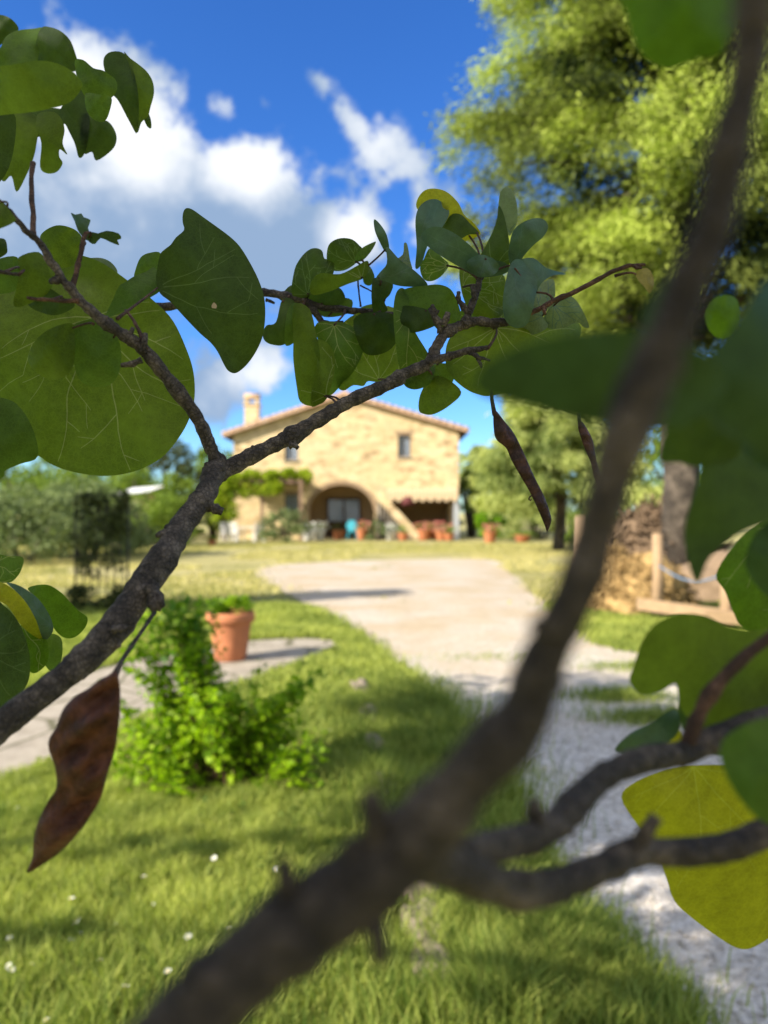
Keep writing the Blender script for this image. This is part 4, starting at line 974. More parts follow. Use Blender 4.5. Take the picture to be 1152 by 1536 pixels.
    b0 = len(mb.v); add_faces(vs2, fl); mb.mi_start = len(mb.f)
    for f in fv: mb.f.append(tuple(i+b0 for i in f)); mb.mi.append(1); mb.sm.append(True)
    if stalk is not None:
        mb.cur = 2; mats = mats+[M['bark_red']]
        ds = depth(*base); (sx, sy, sd_) = stalk; pth = []
        for k in range(6):
            u = k/5; x = base[0]*(1-u)+sx*u+6*math.sin(math.pi*u); y = base[1]*(1-u)+sy*u-4*math.sin(math.pi*u); pth.append(P(x, y, ds*(1-u)+sd_*u-.0006))
        w = 1.9*d/F; mb.tube(pth, [w*.8, w*.8, w*.85, w*.9, w, w*1.4], 6)
    if hole:
        mb.cur = len(mats); mats = mats+[SPOT]
        vs = [(hole[0]+hole[2]*math.cos(k*.785)*g.uniform(.7, 1.2), hole[1]+hole[2]*1.2*math.sin(k*.785)*g.uniform(.7, 1.2)) for k in range(8)]
        add_faces(vs, [tuple(range(7, -1, -1))], -.0003)
    o = mb.build('leaf', mats, jt)
    if label: o['label'] = label
    return o
TWIGS = []
def branch(pts, name='branch', mat='bark_mid', seg=14, knob=.10, sub=6, seed=1, parent=None, spurs=(), bud=0, thin=.80):
    """pts: (px, py, radius px, distance)"""
    g = random.Random(seed*13+len(pts)); c = catmull(pts, sub, False); n = len(c); path = []; rad = []; ph1 = g.uniform(0, 6)
    L = [0]
    for a, b in zip(c[:-1], c[1:]): L.append(L[-1]+math.hypot(b[0]-a[0], b[1]-a[1]))
    for i, p in enumerate(c):
        r = p[2]*thin; wob = r*.14
        path.append(P(p[0]+wob*math.sin(L[i]/r*.55+ph1), p[1]+wob*math.sin(L[i]/r*.43+ph1*2), p[3]))
        kn = 1+knob*(.5*math.sin(L[i]/r*.9+ph1)+.5*math.sin(L[i]/r*2.3+2*ph1))+(knob*1.8*max(0, math.sin(L[i]/r*.31+ph1))**12)
        rad.append(r*p[3]/F*kn*(1+.04*math.sin(L[i]/r*5+ph1)))
    mb = MB(); mb.tube(path, rad, seg, knob*.55); TWIGS.extend((p[0], p[1], p[3]) for p in c)
    for (sx, sy, r0, ex, ey, d) in spurs:   # short knobbly spurs with a swollen tip
        m = ((sx+ex)/2+g.uniform(-2, 2), (sy+ey)/2+g.uniform(-2, 2)); k = d/F*(.6+.4*thin)
        mb.tube([P(sx, sy, d), P((sx+m[0])/2, (sy+m[1])/2, d-.0006), P(*m, d-.001), P((ex+m[0])/2, (ey+m[1])/2, d-.001), P(ex, ey, d-.0005)], [r0*k*1.25, r0*k*.85, r0*k*1.1, r0*k*.8, r0*k*.75], 9, .22)
    for _ in range(bud):                      # leaf scars and warts along the bark
        i = g.randrange(1, n-1); a = g.uniform(0, 6.28); p = Vector(path[i]); r = rad[i]; o = Vector((math.cos(a), -abs(math.sin(a))*.6, math.sin(a))).normalized()
        q = p+o*r*.75; mb.tube([q-o*r*.3, q+o*r*.2, q+o*r*.42], [r*.42, r*.36, r*.12], 7, .2)
    return mb.build(name, M[mat], parent or jt)
def at_tree(z, dx=0, dy=0): return (TREE.x+dx, TREE.y+dy, z)
# trunk and boughs (left of the view)
mb = MB(); mb.tube([at_tree(-.05), at_tree(.25, .02), at_tree(.6, .06), at_tree(.9, .05, -.05), at_tree(1.3, -.1, -.1), at_tree(1.9, -.35, -.05)], [.15, .12, .11, .10, .085, .075], 16, .06); mb.build('trunk', M['bark_tree'], jt)
def bough(name, pts, rads, mat='bark_tree'):
    c = catmull(pts, 5, False); r = np.interp(np.linspace(0, 1, len(c)), np.linspace(0, 1, len(rads)), rads); return MB().tube(c, list(r), 12, .06).build(name, M[mat], jt)
# big out-of-focus branch: from the trunk below left, across the bottom and up the right side
A_ = [(-1.05, -.02, .75), (-.6, .05, 1.02), (-.25, .10, 1.22)]
pa = P(0, 1790, .099)
bough('branch', A_+[pa, P(105, 1697, .099)], [.03, .022, .014, .0054, .0046], 'bark_near')
branch([(100, 1700, 74, 0.0990), (190, 1622, 74, 0.0995), (284, 1538, 74, 0.1003), (380, 1455, 74, 0.1023), (462, 1384, 75, 0.1043), (540, 1318, 75, 0.1056), (615, 1252, 67, 0.1056), (695, 1185, 58, 0.1043), (770, 1090, 50, 0.1030), (815, 1000, 44, 0.1016), (858, 900, 42, 0.0990), (895, 800, 40, 0.0977), (930, 690, 42, 0.0957), (965, 590, 44, 0.0944), (1000, 500, 43, 0.0924), (1045, 400, 39, 0.0911), (1085, 270, 37, 0.0891), (1112, 150, 36, 0.0878), (1130, 0, 36, 0.0858), (1140, -120, 35, 0.0858)], 'branch', 'bark_near', 18, .07, 5, 3,
       spurs=[(560, 1250, 20, 556, 1185, 0.1043), (520, 1320, 15, 530, 1255, 0.105), (560, 1340, 20, 572, 1440, 0.104), (440, 1375, 20, 424, 1288, 0.1036), (835, 960, 16, 800, 930, 0.1003)], bud=14)
branch([(590, 1285, 44, .112), (660, 1300, 40, .125), (740, 1325, 36, .140), (820, 1331, 31, .155), (900, 1305, 29, .170), (955, 1278, 27, .180), (1030, 1276, 25, .186), (1100, 1268, 26, .192), (1180, 1238, 24, .198), (1300, 1190, 22, .205)], 'branch', 'bark_near', 16, .09, 5, 4, spurs=[(950, 1275, 15, 985, 1225, .178)], bud=8)
branch([(690, 1290, 30, .132), (760, 1268, 30, .150), (820, 1245, 27, .165), (868, 1200, 26, .180), (910, 1163, 25, .195), (970, 1140, 24, .21), (1030, 1128, 23, .222), (1085, 1100, 22, .23), (1170, 1075, 20, .24)], 'branch', 'bark_near', 16, .09, 5, 5, spurs=[(805, 1245, 14, 800, 1198, .160)], bud=8)
branch([(1030, 1132, 15, .222), (1042, 1085, 14, .222), (1065, 1042, 13, .222), (1110, 992, 12, .222), (1180, 935, 10, .222)], 'twig', 'bark_red', 12, .12, 5, 20)
# the branch that crosses from lower left to the middle
bough('branch', [(-1.08, .02, .95), (-.7, .16, 1.12), (-.42, .24, 1.26), P(-170, 1240, .29), P(-95, 1172, .296)], [.020, .014, .010, .0072, .0068], 'bark_mid')
branch([(-110, 1186, 27, .296), (-40, 1128, 26, .300), (40, 1062, 26, .312), (110, 1000, 27, .322), (165, 945, 29, .332), (212, 888, 29, .345), (248, 830, 25, .36), (285, 772, 22, .38), (312, 735, 20, .395), (324, 700, 18, .41), (328, 688, 15, .415)], 'branch', 'bark_mid', 20, .09, 7, 6,
       spurs=[(225, 880, 12, 240, 912, .340), (238, 905, 13, 228, 905, .338), (315, 760, 8, 334, 768, .388), (248, 800, 7, 236, 803, .365), (170, 945, 6, 190, 943, .325)], bud=26)
branch([(327, 712, 17, .41), (360, 694, 15.5, .418), (410, 668, 14.5, .425), (440, 652, 14.5, .43), (490, 622, 13, .436), (540, 595, 12.5, .442), (585, 573, 12.5, .447), (620, 556, 11, .45), (645, 540, 10.5, .452), (657, 518, 10, .455), (668, 500, 10, .457), (690, 488, 9.5, .459), (712, 483, 9, .46), (740, 484, 8.5, .462), (768, 483, 6.5, .464)], 'branch', 'bark_mid', 18, .13, 7, 7,
       spurs=[(435, 668, 5, 447, 672, .424), (662, 498, 6, 645, 462, .456), (656, 470, 4.5, 648, 458, .456), (664, 488, 6, 672, 470, .455), (690, 488, 4, 694, 478, .458)], bud=34)
branch([(694, 488, 8, .459), (704, 470, 7, .460), (710, 452, 6.5, .462), (716, 432, 6, .464), (722, 415, 5, .466)], 'twig', 'bark_mid', 12, .16, 6, 8, spurs=[(703, 470, 5, 689, 452, .459), (690, 455, 4, 688, 438, .459), (712, 450, 5, 708, 430, .461)], bud=10)
branch([(640, 545, 8, .450), (665, 536, 7.5, .448), (690, 530, 7, .446), (712, 524, 5.5, .445), (732, 522, 4.5, .444)], 'twig', 'bark_mid', 12, .18, 6, 9, spurs=[(705, 528, 4, 722, 540, .445), (716, 538, 2.5, 722, 552, .445), (712, 534, 2.5, 735, 541, .445)], bud=10)
branch([(768, 483, 4.5, .464), (795, 470, 5.0, .463), (830, 452, 5, .460), (872, 433, 4.4, .457), (910, 412, 4.2, .455), (938, 400, 4, .453), (955, 398, 3.4, .452), (968, 397, 2.5, .452)], 'twig', 'bark_red', 10, .10, 6, 10, spurs=[(815, 460, 3, 818, 472, .46), (950, 398, 3, 962, 402, .452)], bud=6)
# twig rising to the upper left, with side shoots
branch([(327, 690, 14, .412), (312, 662, 12, .408), (290, 620, 12.5, .402), (262, 578, 12.5, .395), (232, 545, 12.5, .39), (208, 518, 11.5, .385), (180, 498, 11, .380), (152, 480, 10, .376), (122, 452, 9, .372), (98, 424, 8, .368), (75, 390, 7, .364), (58, 362, 6.5, .36), (38, 345, 5.5, .356), (15, 318, 5, .352), (-20, 285, 4.5, .348)], 'branch', 'bark_mid', 16, .12, 6, 11,
       spurs=[(213, 540, 5, 182, 548, .382), (196, 505, 4, 200, 492, .382), (85, 420, 6, 76, 422, .366), (215, 528, 5, 218, 500, .384)], bud=30)
branch([(50, 352, 6, .36), (50, 330, 5.2, .365), (48, 300, 4.6, .37), (47, 270, 4.4, .375), (50, 245, 5.5, .38)], 'twig', 'bark_red', 10, .1, 6, 12, bud=4)
branch([(108, 435, 6, .37), (114, 410, 5, .372), (120, 385, 4.5, .374), (124, 365, 4.5, .376), (128, 350, 4, .378)], 'twig', 'bark_red', 10, .1, 6, 13, bud=4)
branch([(118, 452, 5, .370), (90, 451, 4, .366), (60, 449, 3.5, .362), (40, 447, 3, .36)], 'twig', 'bark_red', 8, .1, 5, 14)
branch([(-30, 405, 4, .36), (0, 408, 4, .362), (28, 412, 3, .365)], 'twig', 'bark_mid', 8, .1, 5, 15)
branch([(218, 525, 5, .384), (212, 505, 4, .386), (200, 480, 2.8, .39), (188, 465, 2.4, .395)], 'twig', 'bark_red', 8, .08, 5, 16)
# branch far behind the fig-shaped leaf, running to the right
branch([(190, 458, 8, .55), (245, 460, 8, .545), (300, 448, 8, .54), (360, 440, 7.5, .535), (410, 440, 7.5, .53), (440, 447, 7.5, .527), (470, 457, 7, .525), (510, 464, 6.5, .523), (555, 468, 6, .521), (600, 474, 5.5, .52), (660, 480, 5, .52)], 'branch', 'bark_mid', 12, .14, 6, 17, spurs=[(463, 455, 6, 482, 482, .524), (480, 482, 5, 500, 490, .524), (500, 488, 3, 512, 508, .524), (497, 485, 3, 515, 483, .524), (400, 450, 2.5, 412, 455, .532)], bud=22)
bough('branch', [(-1.1, .1, 1.1), (-.75, .4, 1.45), P(0, 470, .56), P(190, 458, .55)], [.02, .012, .006, .0042], 'bark_mid')
branch([(536, 412, 2, .52), (538, 435, 1.6, .52), (541, 460, 1.8, .52)], 'twig', 'bark_red', 6, .1, 4, 18); branch([(540, 428, 1.6, .52), (552, 434, 1.4, .52), (562, 440, 1.2, .52)], 'twig', 'bark_red', 6, .1, 4, 19)

LF = [
 # upper left cluster
 dict(outline=[(-25,22),(0,22),(15,27),(26,38),(27,46),(15,54),(0,68),(-25,78)], d=.60, kind='d'),
 dict(outline=[(-20,92),(0,72),(8,56),(25,46),(50,43),(64,42),(60,60),(55,98),(40,100),(0,104)], d=.58, kind='m', tilt=(.3,-.5)),
 dict(outline=[(52,100),(55,60),(62,42),(72,40),(90,46),(105,60),(113,80),(118,100),(108,108),(80,104)], d=.575, kind='d', tilt=(-.5,.2)),
 dict(outline=[(-20,108),(20,97),(55,91),(85,95),(110,108),(123,125),(118,140),(100,156),(60,166),(20,171),(-20,168)], d=.36, kind='o', tilt=(.2,.6), cup=.4, veins=False),
 dict(outline=[(112,92),(125,90),(140,102),(155,106),(172,118),(176,132),(168,146),(150,150),(130,147),(118,125)], d=.50, kind='m', veins=False),
 dict(outline=[(129,140),(150,142),(167,146),(165,165),(158,181),(146,182),(134,173),(128,158)], d=.49, kind='m', tilt=(-.2,.6), veins=False),
 dict(outline=[(155,96),(158,83),(170,77),(187,81),(200,105),(208,150),(206,199),(195,184),(178,152),(168,140),(160,116)], d=.53, kind='d', tilt=(-.5,.1), veins=False),
 dict(outline=[(186,78),(195,87),(206,95),(220,107),(229,122),(231,140),(226,160),(222,174),(212,184),(206,198),(204,150),(196,105)], d=.532, kind='o', tilt=(.6,.1), veins=False),
 dict(outline=[(220,166),(226,178),(227,192),(221,190),(216,178)], d=.55, kind='d'),
 dict(outline=[(90,165),(120,125),(132,150),(135,178),(132,210),(126,232),(118,236),(112,215),(100,190)], d=.56, kind='d', veins=False),
 dict(outline=[(128,170),(150,180),(162,182),(172,195),(175,210),(168,225),(145,241),(138,228),(126,230),(120,200)], d=.565, kind='d', tilt=(.4,.3), veins=False),
 dict(outline=[(58,170),(80,168),(92,178),(97,195),(94,215),(101,232),(90,224),(89,235),(94,245),(85,258),(70,260),(60,250),(62,215),(54,190)], d=.54, kind='o', veins=False),
 dict(outline=[(10,172),(40,168),(58,180),(55,215),(50,238),(40,262),(25,288),(17,264),(4,272),(-10,240),(-5,200)], d=.55, kind='o', tilt=(.4,.1), veins=False),
 dict(outline=[(-20,165),(20,168),(22,215),(8,262),(-20,278)], d=.50, kind='d', veins=False),
 dict(outline=[(20,160),(60,160),(100,166),(98,185),(60,205),(30,200)], d=.57, kind='d', veins=False),
 # left edge and the twig leaves
 dict(outline=[(-14,298),(0,300),(22,325),(20,334),(0,343),(-14,346)], d=.345, kind='o', veins=False),
 dict(outline=[(-14,362),(6,358),(11,372),(8,382),(-14,390)], d=.40, kind='d', veins=False),
 dict(outline=[(60,360),(66,347),(85,338),(105,341),(119,350),(125,365),(122,388),(98,402),(70,392)], d=.44, kind='o', tilt=(.2,.5), veins=False),
 dict(outline=[(122,390),(136,387),(152,387),(166,393),(176,406),(173,417),(163,422),(145,420),(128,408)], d=.50, kind='p', veins=False),
 dict(outline=[(106,319),(113,322),(122,320),(126,326),(136,330),(132,342),(136,350),(140,358),(134,362),(124,356),(116,344),(112,332)], d=.385, kind='u', sub=2, veins=False, label='ragged insect eaten leaf'),
 dict(outline=[(130,356),(138,348),(147,350),(160,346),(178,350),(182,358),(176,360),(179,368),(165,363),(151,357),(143,366),(135,364)], d=.387, kind='d', sub=2, veins=False),
 dict(outline=[(-25,440),(25,402),(80,382),(140,388),(196,424),(235,455),(260,482),(279,522),(290,557),(292,595),(284,628),(268,657),(243,686),(205,706),(160,714),(115,709),(80,698),(55,682),(20,664),(-25,640)], d=.475, kind='o', base=(140,476), tilt=(.12,-.1), cup=.14, veins=True, nv=9, label='largest round olive leaf with pale veins'),
 dict(outline=[(-30,590),(0,596),(25,606),(48,640),(57,684),(30,696),(8,706),(4,716),(-30,720)], d=.45, kind='m', tilt=(.2,.1), veins=False),
 dict(outline=[(109,486),(112,502),(111,545),(101,562),(80,570),(58,561),(42,541),(50,515),(70,496),(95,486)], d=.385, kind='o', tilt=(-.3,.4), keel=.2, stalk=(140,486,.376), base=(109,492), veins=False),
 dict(outline=[(109,496),(116,484),(150,478),(174,503),(182,530),(178,560),(165,577),(145,581),(125,575),(113,556),(109,522)], d=.39, kind='m', tilt=(.2,.5), veins=False),
 dict(outline=[(28,386),(58,378),(72,400),(79,425),(70,441),(50,453),(28,461),(20,455),(25,430),(30,405)], d=.385, kind='o', tilt=(.3,.3), veins=False),
 dict(outline=[(40,446),(70,432),(95,446),(112,456),(105,465),(82,473),(60,468),(45,460)], d=.392, kind='d', veins=False),
 dict(outline=[(-20,398),(20,384),(32,400),(28,430),(10,440),(-20,436)], d=.43, kind='m', veins=False),
 dict(outline=[(282,312),(277,314),(274,322),(274,334),(276,345),(264,356),(256,367),(247,374),(240,382),(236,402),(234,420),(240,440),(256,453),(275,474),(300,500),(315,513),(326,527),(335,545),(342,556),(352,560),(363,554),(376,540),(388,520),(395,500),(398,472),(396,445),(388,420),(375,394),(360,370),(345,355),(325,340),(304,325),(290,315)], d=.452, kind='d', base=(236,432), tilt=(.25,.0), cup=.12, veins=True, nv=7, hole=(321,459,4), stalk=(176,478,.382), sub=3, vw=.8, label='large dark green leaf with a pointed tip and a small pale scar'),
 dict(outline=[(158,476),(168,452),(178,430),(188,423),(202,414),(218,408),(233,402),(242,432),(226,446),(205,457),(185,467),(172,473)], d=.445, kind='m', tilt=(.3,-.3), veins=False),
 dict(outline=[(203,405),(211,386),(225,379),(241,380),(244,405),(216,414),(202,417)], d=.47, kind='m', veins=False),
 # centre left cluster on the rear branch
 dict(outline=[(438,442),(441,408),(448,391),(460,377),(472,372),(483,376),(487,388),(500,390),(500,410),(482,428),(460,446)], d=.515, kind='d'),
 dict(outline=[(490,388),(492,370),(500,361),(513,357),(528,359),(539,368),(546,378),(535,394),(515,406),(494,404)], d=.510, kind='d', tilt=(.1,.6)),
 dict(outline=[(532,388),(542,373),(556,365),(564,363),(556,378),(542,392)], d=.505, kind='m', veins=False),
 dict(outline=[(466,424),(480,410),(510,411),(535,399),(551,391),(553,403),(546,417),(522,426),(492,438),(468,442)], d=.500, kind='o', tilt=(.2,.5)),
 dict(outline=[(455,448),(500,430),(516,440),(514,456),(480,457)], d=.518, kind='d', veins=False),
 dict(outline=[(545,412),(553,398),(562,415),(556,428),(546,425)], d=.522, kind='d', veins=False),
 dict(outline=[(420,446),(436,428),(450,436),(448,462),(424,452)], d=.528, kind='d', veins=False),
 dict(outline=[(394,500),(400,488),(414,483),(424,448),(444,456),(444,500),(426,517),(408,517),(397,511)], d=.505, kind='d', veins=False),
 dict(outline=[(427,516),(430,472),(439,455),(449,460),(446,500),(441,514)], d=.500, kind='m', tilt=(.6,0), veins=False),
 dict(outline=[(440,458),(464,463),(474,500),(480,530),(478,560),(482,585),(488,600),(478,607),(465,609),(450,602),(445,580),(440,540),(440,510)], d=.487, kind='o', tilt=(-.4,.1), nv=5),
 dict(outline=[(470,512),(488,512),(501,530),(502,555),(498,575),(490,598),(480,606),(466,608),(470,570),(476,545)], d=.484, kind='o', tilt=(.4,.1), nv=5),
 dict(outline=[(472,490),(500,482),(530,490),(548,510),(535,550),(510,580),(492,592),(490,545)], d=.497, kind='m', tilt=(.1,.3)),
 dict(outline=[(510,490),(545,466),(592,462),(604,510),(606,550),(588,565),(570,573),(552,572),(545,579),(530,578),(515,586),(505,575),(505,530)], d=.505, kind='o', tilt=(.1,-.2)),
 dict(outline=[(530,480),(560,468),(594,475),(596,510),(575,530),(545,528)], d=.492, kind='d', veins=False),
 dict(outline=[(560,418),(588,424),(586,440),(577,452),(581,466),(560,468)], d=.50, kind='d', veins=False),
 dict(outline=[(474,456),(500,446),(528,450),(522,470),(492,476),(478,470)], d=.53, kind='d', veins=False),
 dict(outline=[(540,462),(560,456),(566,466),(556,474),(542,472)], d=.53, kind='m', veins=False),
 # centre right rosette
 dict(outline=[(561,329),(570,336),(580,352),(584,374),(578,378),(568,360),(562,345)], d=.475, kind='u', sub=3),
 dict(outline=[(580,370),(600,390),(622,406),(640,424),(636,430),(600,429),(575,421),(564,418),(580,396)], d=.470, kind='u', tilt=(.2,.4)),
 dict(outline=[(565,418),(575,403),(588,392),(604,382),(606,365),(611,367),(615,390),(618,406),(600,410)], d=.478, kind='p', sub=3),
 dict(outline=[(625,312),(627,297),(638,285),(655,283),(672,289),(688,305),(696,322),(711,335),(721,351),(708,358),(692,362),(680,345),(660,330),(640,325)], d=.492, kind='y', tilt=(.2,.2), veins=False, label='folded leaf with a yellow rim'),
 dict(outline=[(660,346),(668,330),(678,321),(692,322),(706,336),(719,350),(703,352),(690,358),(672,352)], d=.488, kind='d', veins=False),
 dict(outline=[(623,332),(628,312),(640,301),(655,299),(668,308),(674,320),(664,340),(650,356),(640,372),(632,397),(623,402),(625,370)], d=.482, kind='u', tilt=(.3,.1)),
 dict(outline=[(630,402),(636,388),(646,372),(665,388),(673,398),(661,415),(646,422),(635,418)], d=.478, kind='m', keel=.3),
 dict(outline=[(632,355),(638,345),(650,340),(665,342),(685,352),(705,368),(718,381),(736,389),(758,394),(764,405),(750,413),(720,415),(692,402),(660,383),(640,368)], d=.458, kind='u', tilt=(.1,.5), base=(722,398), nv=5, label='bluish spoon shaped leaf'),
 dict(outline=[(748,308),(755,320),(760,340),(764,365),(764,396),(745,406),(722,386),(728,370),(740,345),(746,325)], d=.466, kind='d', tilt=(.4,0)),
 dict(outline=[(748,318),(750,290),(758,281),(768,285),(775,305),(776,330),(770,346),(763,353),(757,328)], d=.472, kind='p'),
 dict(outline=[(764,368),(770,346),(785,333),(805,327),(818,331),(822,342),(815,355),(800,368),(785,385),(776,402),(767,402),(763,385)], d=.456, kind='u', tilt=(-.2,.4)),
 dict(outline=[(778,392),(800,387),(820,402),(850,411),(830,413),(812,425),(802,442),(790,432),(780,416)], d=.460, kind='u', tilt=(.5,0), sub=3),
 dict(outline=[(766,396),(780,389),(796,405),(806,420),(802,450),(792,484),(776,492),(760,483),(754,460),(757,430)], d=.450, kind='u', tilt=(.35,.1), base=(772,402), nv=5),
 dict(outline=[(700,392),(720,382),(740,388),(749,400),(741,412),(720,416),(704,406)], d=.455, kind='u', tilt=(-.4,.2), base=(728,388), nv=5),
 dict(outline=[(594,452),(606,434),(640,428),(660,427),(676,434),(686,452),(691,475),(680,490),(660,496),(640,482),(602,486)], d=.476, kind='m', tilt=(.1,.4), veins=False),
 dict(outline=[(601,460),(640,464),(656,480),(650,490),(620,499),(604,491)], d=.468, kind='d', veins=False),
 dict(outline=[(590,470),(594,440),(604,432),(614,445),(613,470),(624,500),(644,535),(641,560),(620,576),(602,560),(594,520)], d=.472, kind='m', tilt=(.4,.1)),
 dict(outline=[(606,570),(625,555),(652,548),(646,574),(626,584),(610,581)], d=.475, kind='m', veins=False),
 dict(outline=[(628,614),(631,590),(648,565),(670,568),(692,588),(676,607),(652,621),(636,621)], d=.485, kind='o', veins=False),
 dict(outline=[(640,560),(655,545),(680,550),(678,575),(655,582)], d=.49, kind='m', veins=False),
 dict(outline=[(668,540),(672,512),(690,495),(740,486),(800,483),(845,478),(872,492),(852,540),(800,575),(740,593),(715,591),(695,581),(675,562)], d=.486, kind='o', base=(744,492), tilt=(.2,-.3), veins=True, nv=9, label='olive leaf with bright veins behind the forked twig'),
 dict(outline=[(690,402),(705,406),(745,410),(758,420),(756,470),(722,478),(700,458),(691,430)], d=.488, kind='o'),
 dict(outline=[(778,492),(790,460),(798,436),(815,423),(830,419),(833,440),(828,456),(815,475),(822,490),(800,502)], d=.492, kind='p'),
 dict(outline=[(812,484),(828,456),(845,440),(862,448),(874,466),(884,490),(876,491),(866,484),(845,492),(824,493)], d=.498, kind='p', tilt=(.2,.4)),
 dict(outline=[(690,490),(700,450),(740,436),(765,460),(768,490),(740,500)], d=.502, kind='m'),
 dict(outline=[(953,410),(960,404),(970,402),(978,410),(981,425),(975,440),(966,430),(957,420)], d=.452, kind='r', keel=.3, stalk=(922,414,.455), base=(954,412), label='tiny young reddish leaf at the twig tip'),
 # near blurred leaves
 dict(outline=[(712,572),(728,546),(780,518),(850,500),(920,494),(1000,502),(1070,540),(1090,585),(1040,630),(975,648),(900,636),(830,620),(760,602),(722,590)], d=.115, kind='k', tilt=(.1,.7), cup=.2, veins=False, label='large out of focus dark leaf beside the near branch'),
 dict(outline=[(960,490),(985,430),(1020,405),(1040,460),(1010,520)], d=.118, kind='k', veins=False),
 dict(outline=[(930,-40),(940,20),(950,58),(966,84),(988,99),(1012,102),(1046,88),(1085,72),(1110,-40)], d=.17, kind='g', tilt=(-.3,.3), veins=False, label='bright green leaf hanging from the top edge'),
 dict(outline=[(1058,472),(1070,449),(1090,442),(1106,450),(1109,475),(1098,500),(1080,508),(1064,496)], d=.30, kind='g', veins=False),
 dict(outline=[(1040,560),(1085,510),(1120,460),(1165,415),(1230,520),(1200,660),(1160,690),(1100,650),(1060,620)], d=.13, kind='k', tilt=(.4,.2), cup=.4, veins=False),
 dict(outline=[(990,690),(1000,645),(1025,610),(1080,590),(1120,640),(1100,690),(1050,700),(1020,694)], d=.19, kind='d', veins=False),
 dict(outline=[(1050,705),(1070,640),(1110,600),(1200,600),(1230,720),(1180,770),(1110,800),(1066,835),(1048,874),(1038,862),(1030,830),(1027,790),(1040,745)], d=.20, kind='d', tilt=(.3,-.2), cup=.2, veins=False),
 dict(outline=[(1112,660),(1150,622),(1230,640),(1220,720),(1140,700)], d=.17, kind='k', veins=False),
 dict(outline=[(1074,862),(1098,822),(1130,792),(1200,770),(1200,940),(1140,948),(1112,940),(1100,918),(1088,888)], d=.31, kind='g', base=(1150,790), tilt=(.2,.1), veins=True, nv=6),
 dict(outline=[(1118,835),(1150,785),(1220,790),(1220,920),(1160,900),(1130,872)], d=.22, kind='k', veins=False),
 dict(outline=[(944,1022),(950,1000),(964,960),(985,935),(1020,921),(1060,924),(1092,940),(1140,945),(1220,930),(1220,1075),(1120,1090),(1060,1098),(1022,1064),(1014,1026),(990,1038),(962,1042)], d=.25, kind='o', tilt=(.3,.3), cup=.2, veins=False, label='wavy edged olive leaf low on the right'),
 dict(outline=[(922,1126),(945,1100),(975,1085),(1012,1064),(1020,1090),(1004,1112),(960,1127)], d=.275, kind='u', veins=False),
 dict(outline=[(928,1138),(975,1108),(1015,1090),(1022,1128),(975,1148),(940,1160)], d=.285, kind='y', veins=False),
 dict(outline=[(1080,1135),(1095,1100),(1160,1075),(1230,1100),(1230,1240),(1150,1235),(1104,1190)], d=.175, kind='m', veins=False),
 dict(outline=[(1018,1050),(1075,1000),(1150,965),(1230,960),(1230,1110),(1120,1130),(1045,1125)], d=.27, kind='k', tilt=(.5,.2), veins=False),
 dict(outline=[(932,1196),(955,1172),(1000,1155),(1045,1148),(1100,1150),(1140,1175),(1200,1190),(1210,1340),(1160,1400),(1136,1418),(1115,1424),(1090,1414),(1042,1380),(1012,1352),(1000,1318),(984,1278),(958,1240)], d=.345, kind='y', base=(1040,1150), tilt=(.1,.35), cup=.15, veins=True, nv=7, vw=.8, label='large backlit yellow leaf at the lower right'),
 # lower left cluster
 dict(outline=[(-20,830),(10,834),(34,836),(33,852),(25,866),(12,874),(-20,868)], d=.42, kind='m', nv=5, base=(-15,850)),
 dict(outline=[(-20,868),(15,880),(40,905),(55,930),(66,955),(61,959),(45,950),(30,936),(10,908),(-20,892)], d=.405, kind='y', tilt=(.4,-.3), veins=False, label='curled leaf showing its yellow underside'),
 dict(outline=[(10,874),(30,879),(55,896),(72,919),(80,940),(76,953),(65,959),(54,930),(40,905),(25,888)], d=.40, kind='u', tilt=(.6,.1), keel=.3),
 dict(outline=[(-25,895),(5,908),(26,930),(39,960),(45,990),(43,1020),(30,1042),(10,1056),(-25,1068)], d=.39, kind='d', base=(-20,980), veins=True, nv=6, vw=1.2),
 dict(outline=[(28,938),(50,945),(68,958),(73,975),(70,995),(55,1009),(44,1006),(43,985),(37,955)], d=.41, kind='g', base=(35,940), veins=True, nv=5),
 dict(outline=[(42,882),(70,877),(92,889),(106,904),(119,917),(131,926),(128,941),(112,956),(95,956),(80,941),(70,916),(54,896)], d=.44, kind='g', tilt=(.3,.3), veins=False),
 dict(outline=[(66,992),(72,953),(92,958),(92,990),(80,1008)], d=.43, kind='m', veins=False),
]
for i, q in enumerate(LF):
    if 'stalk' not in q and .33 < q['d'] < .6:
        o = q['outline']; cx_ = sum(p[0] for p in o)/len(o); cy_ = sum(p[1] for p in o)/len(o)
        near = min((t for t in TWIGS if abs(t[2]-q['d']) < .09 and t[2] > .33), key=lambda t: math.hypot(t[0]-cx_, t[1]-cy_)+200*abs(t[2]-q['d']))
        if 'base' not in q:   # the stalk enters at the margin nearest the twig
            e = min(o, key=lambda p: math.hypot(p[0]-near[0], p[1]-near[1])); q['base'] = (e[0]+.12*(cx_-e[0]), e[1]+.12*(cy_-e[1]))
        if 3 < math.hypot(near[0]-q['base'][0], near[1]-q['base'][1]) < 75: q['stalk'] = near
    leaf(seed=i, **q)

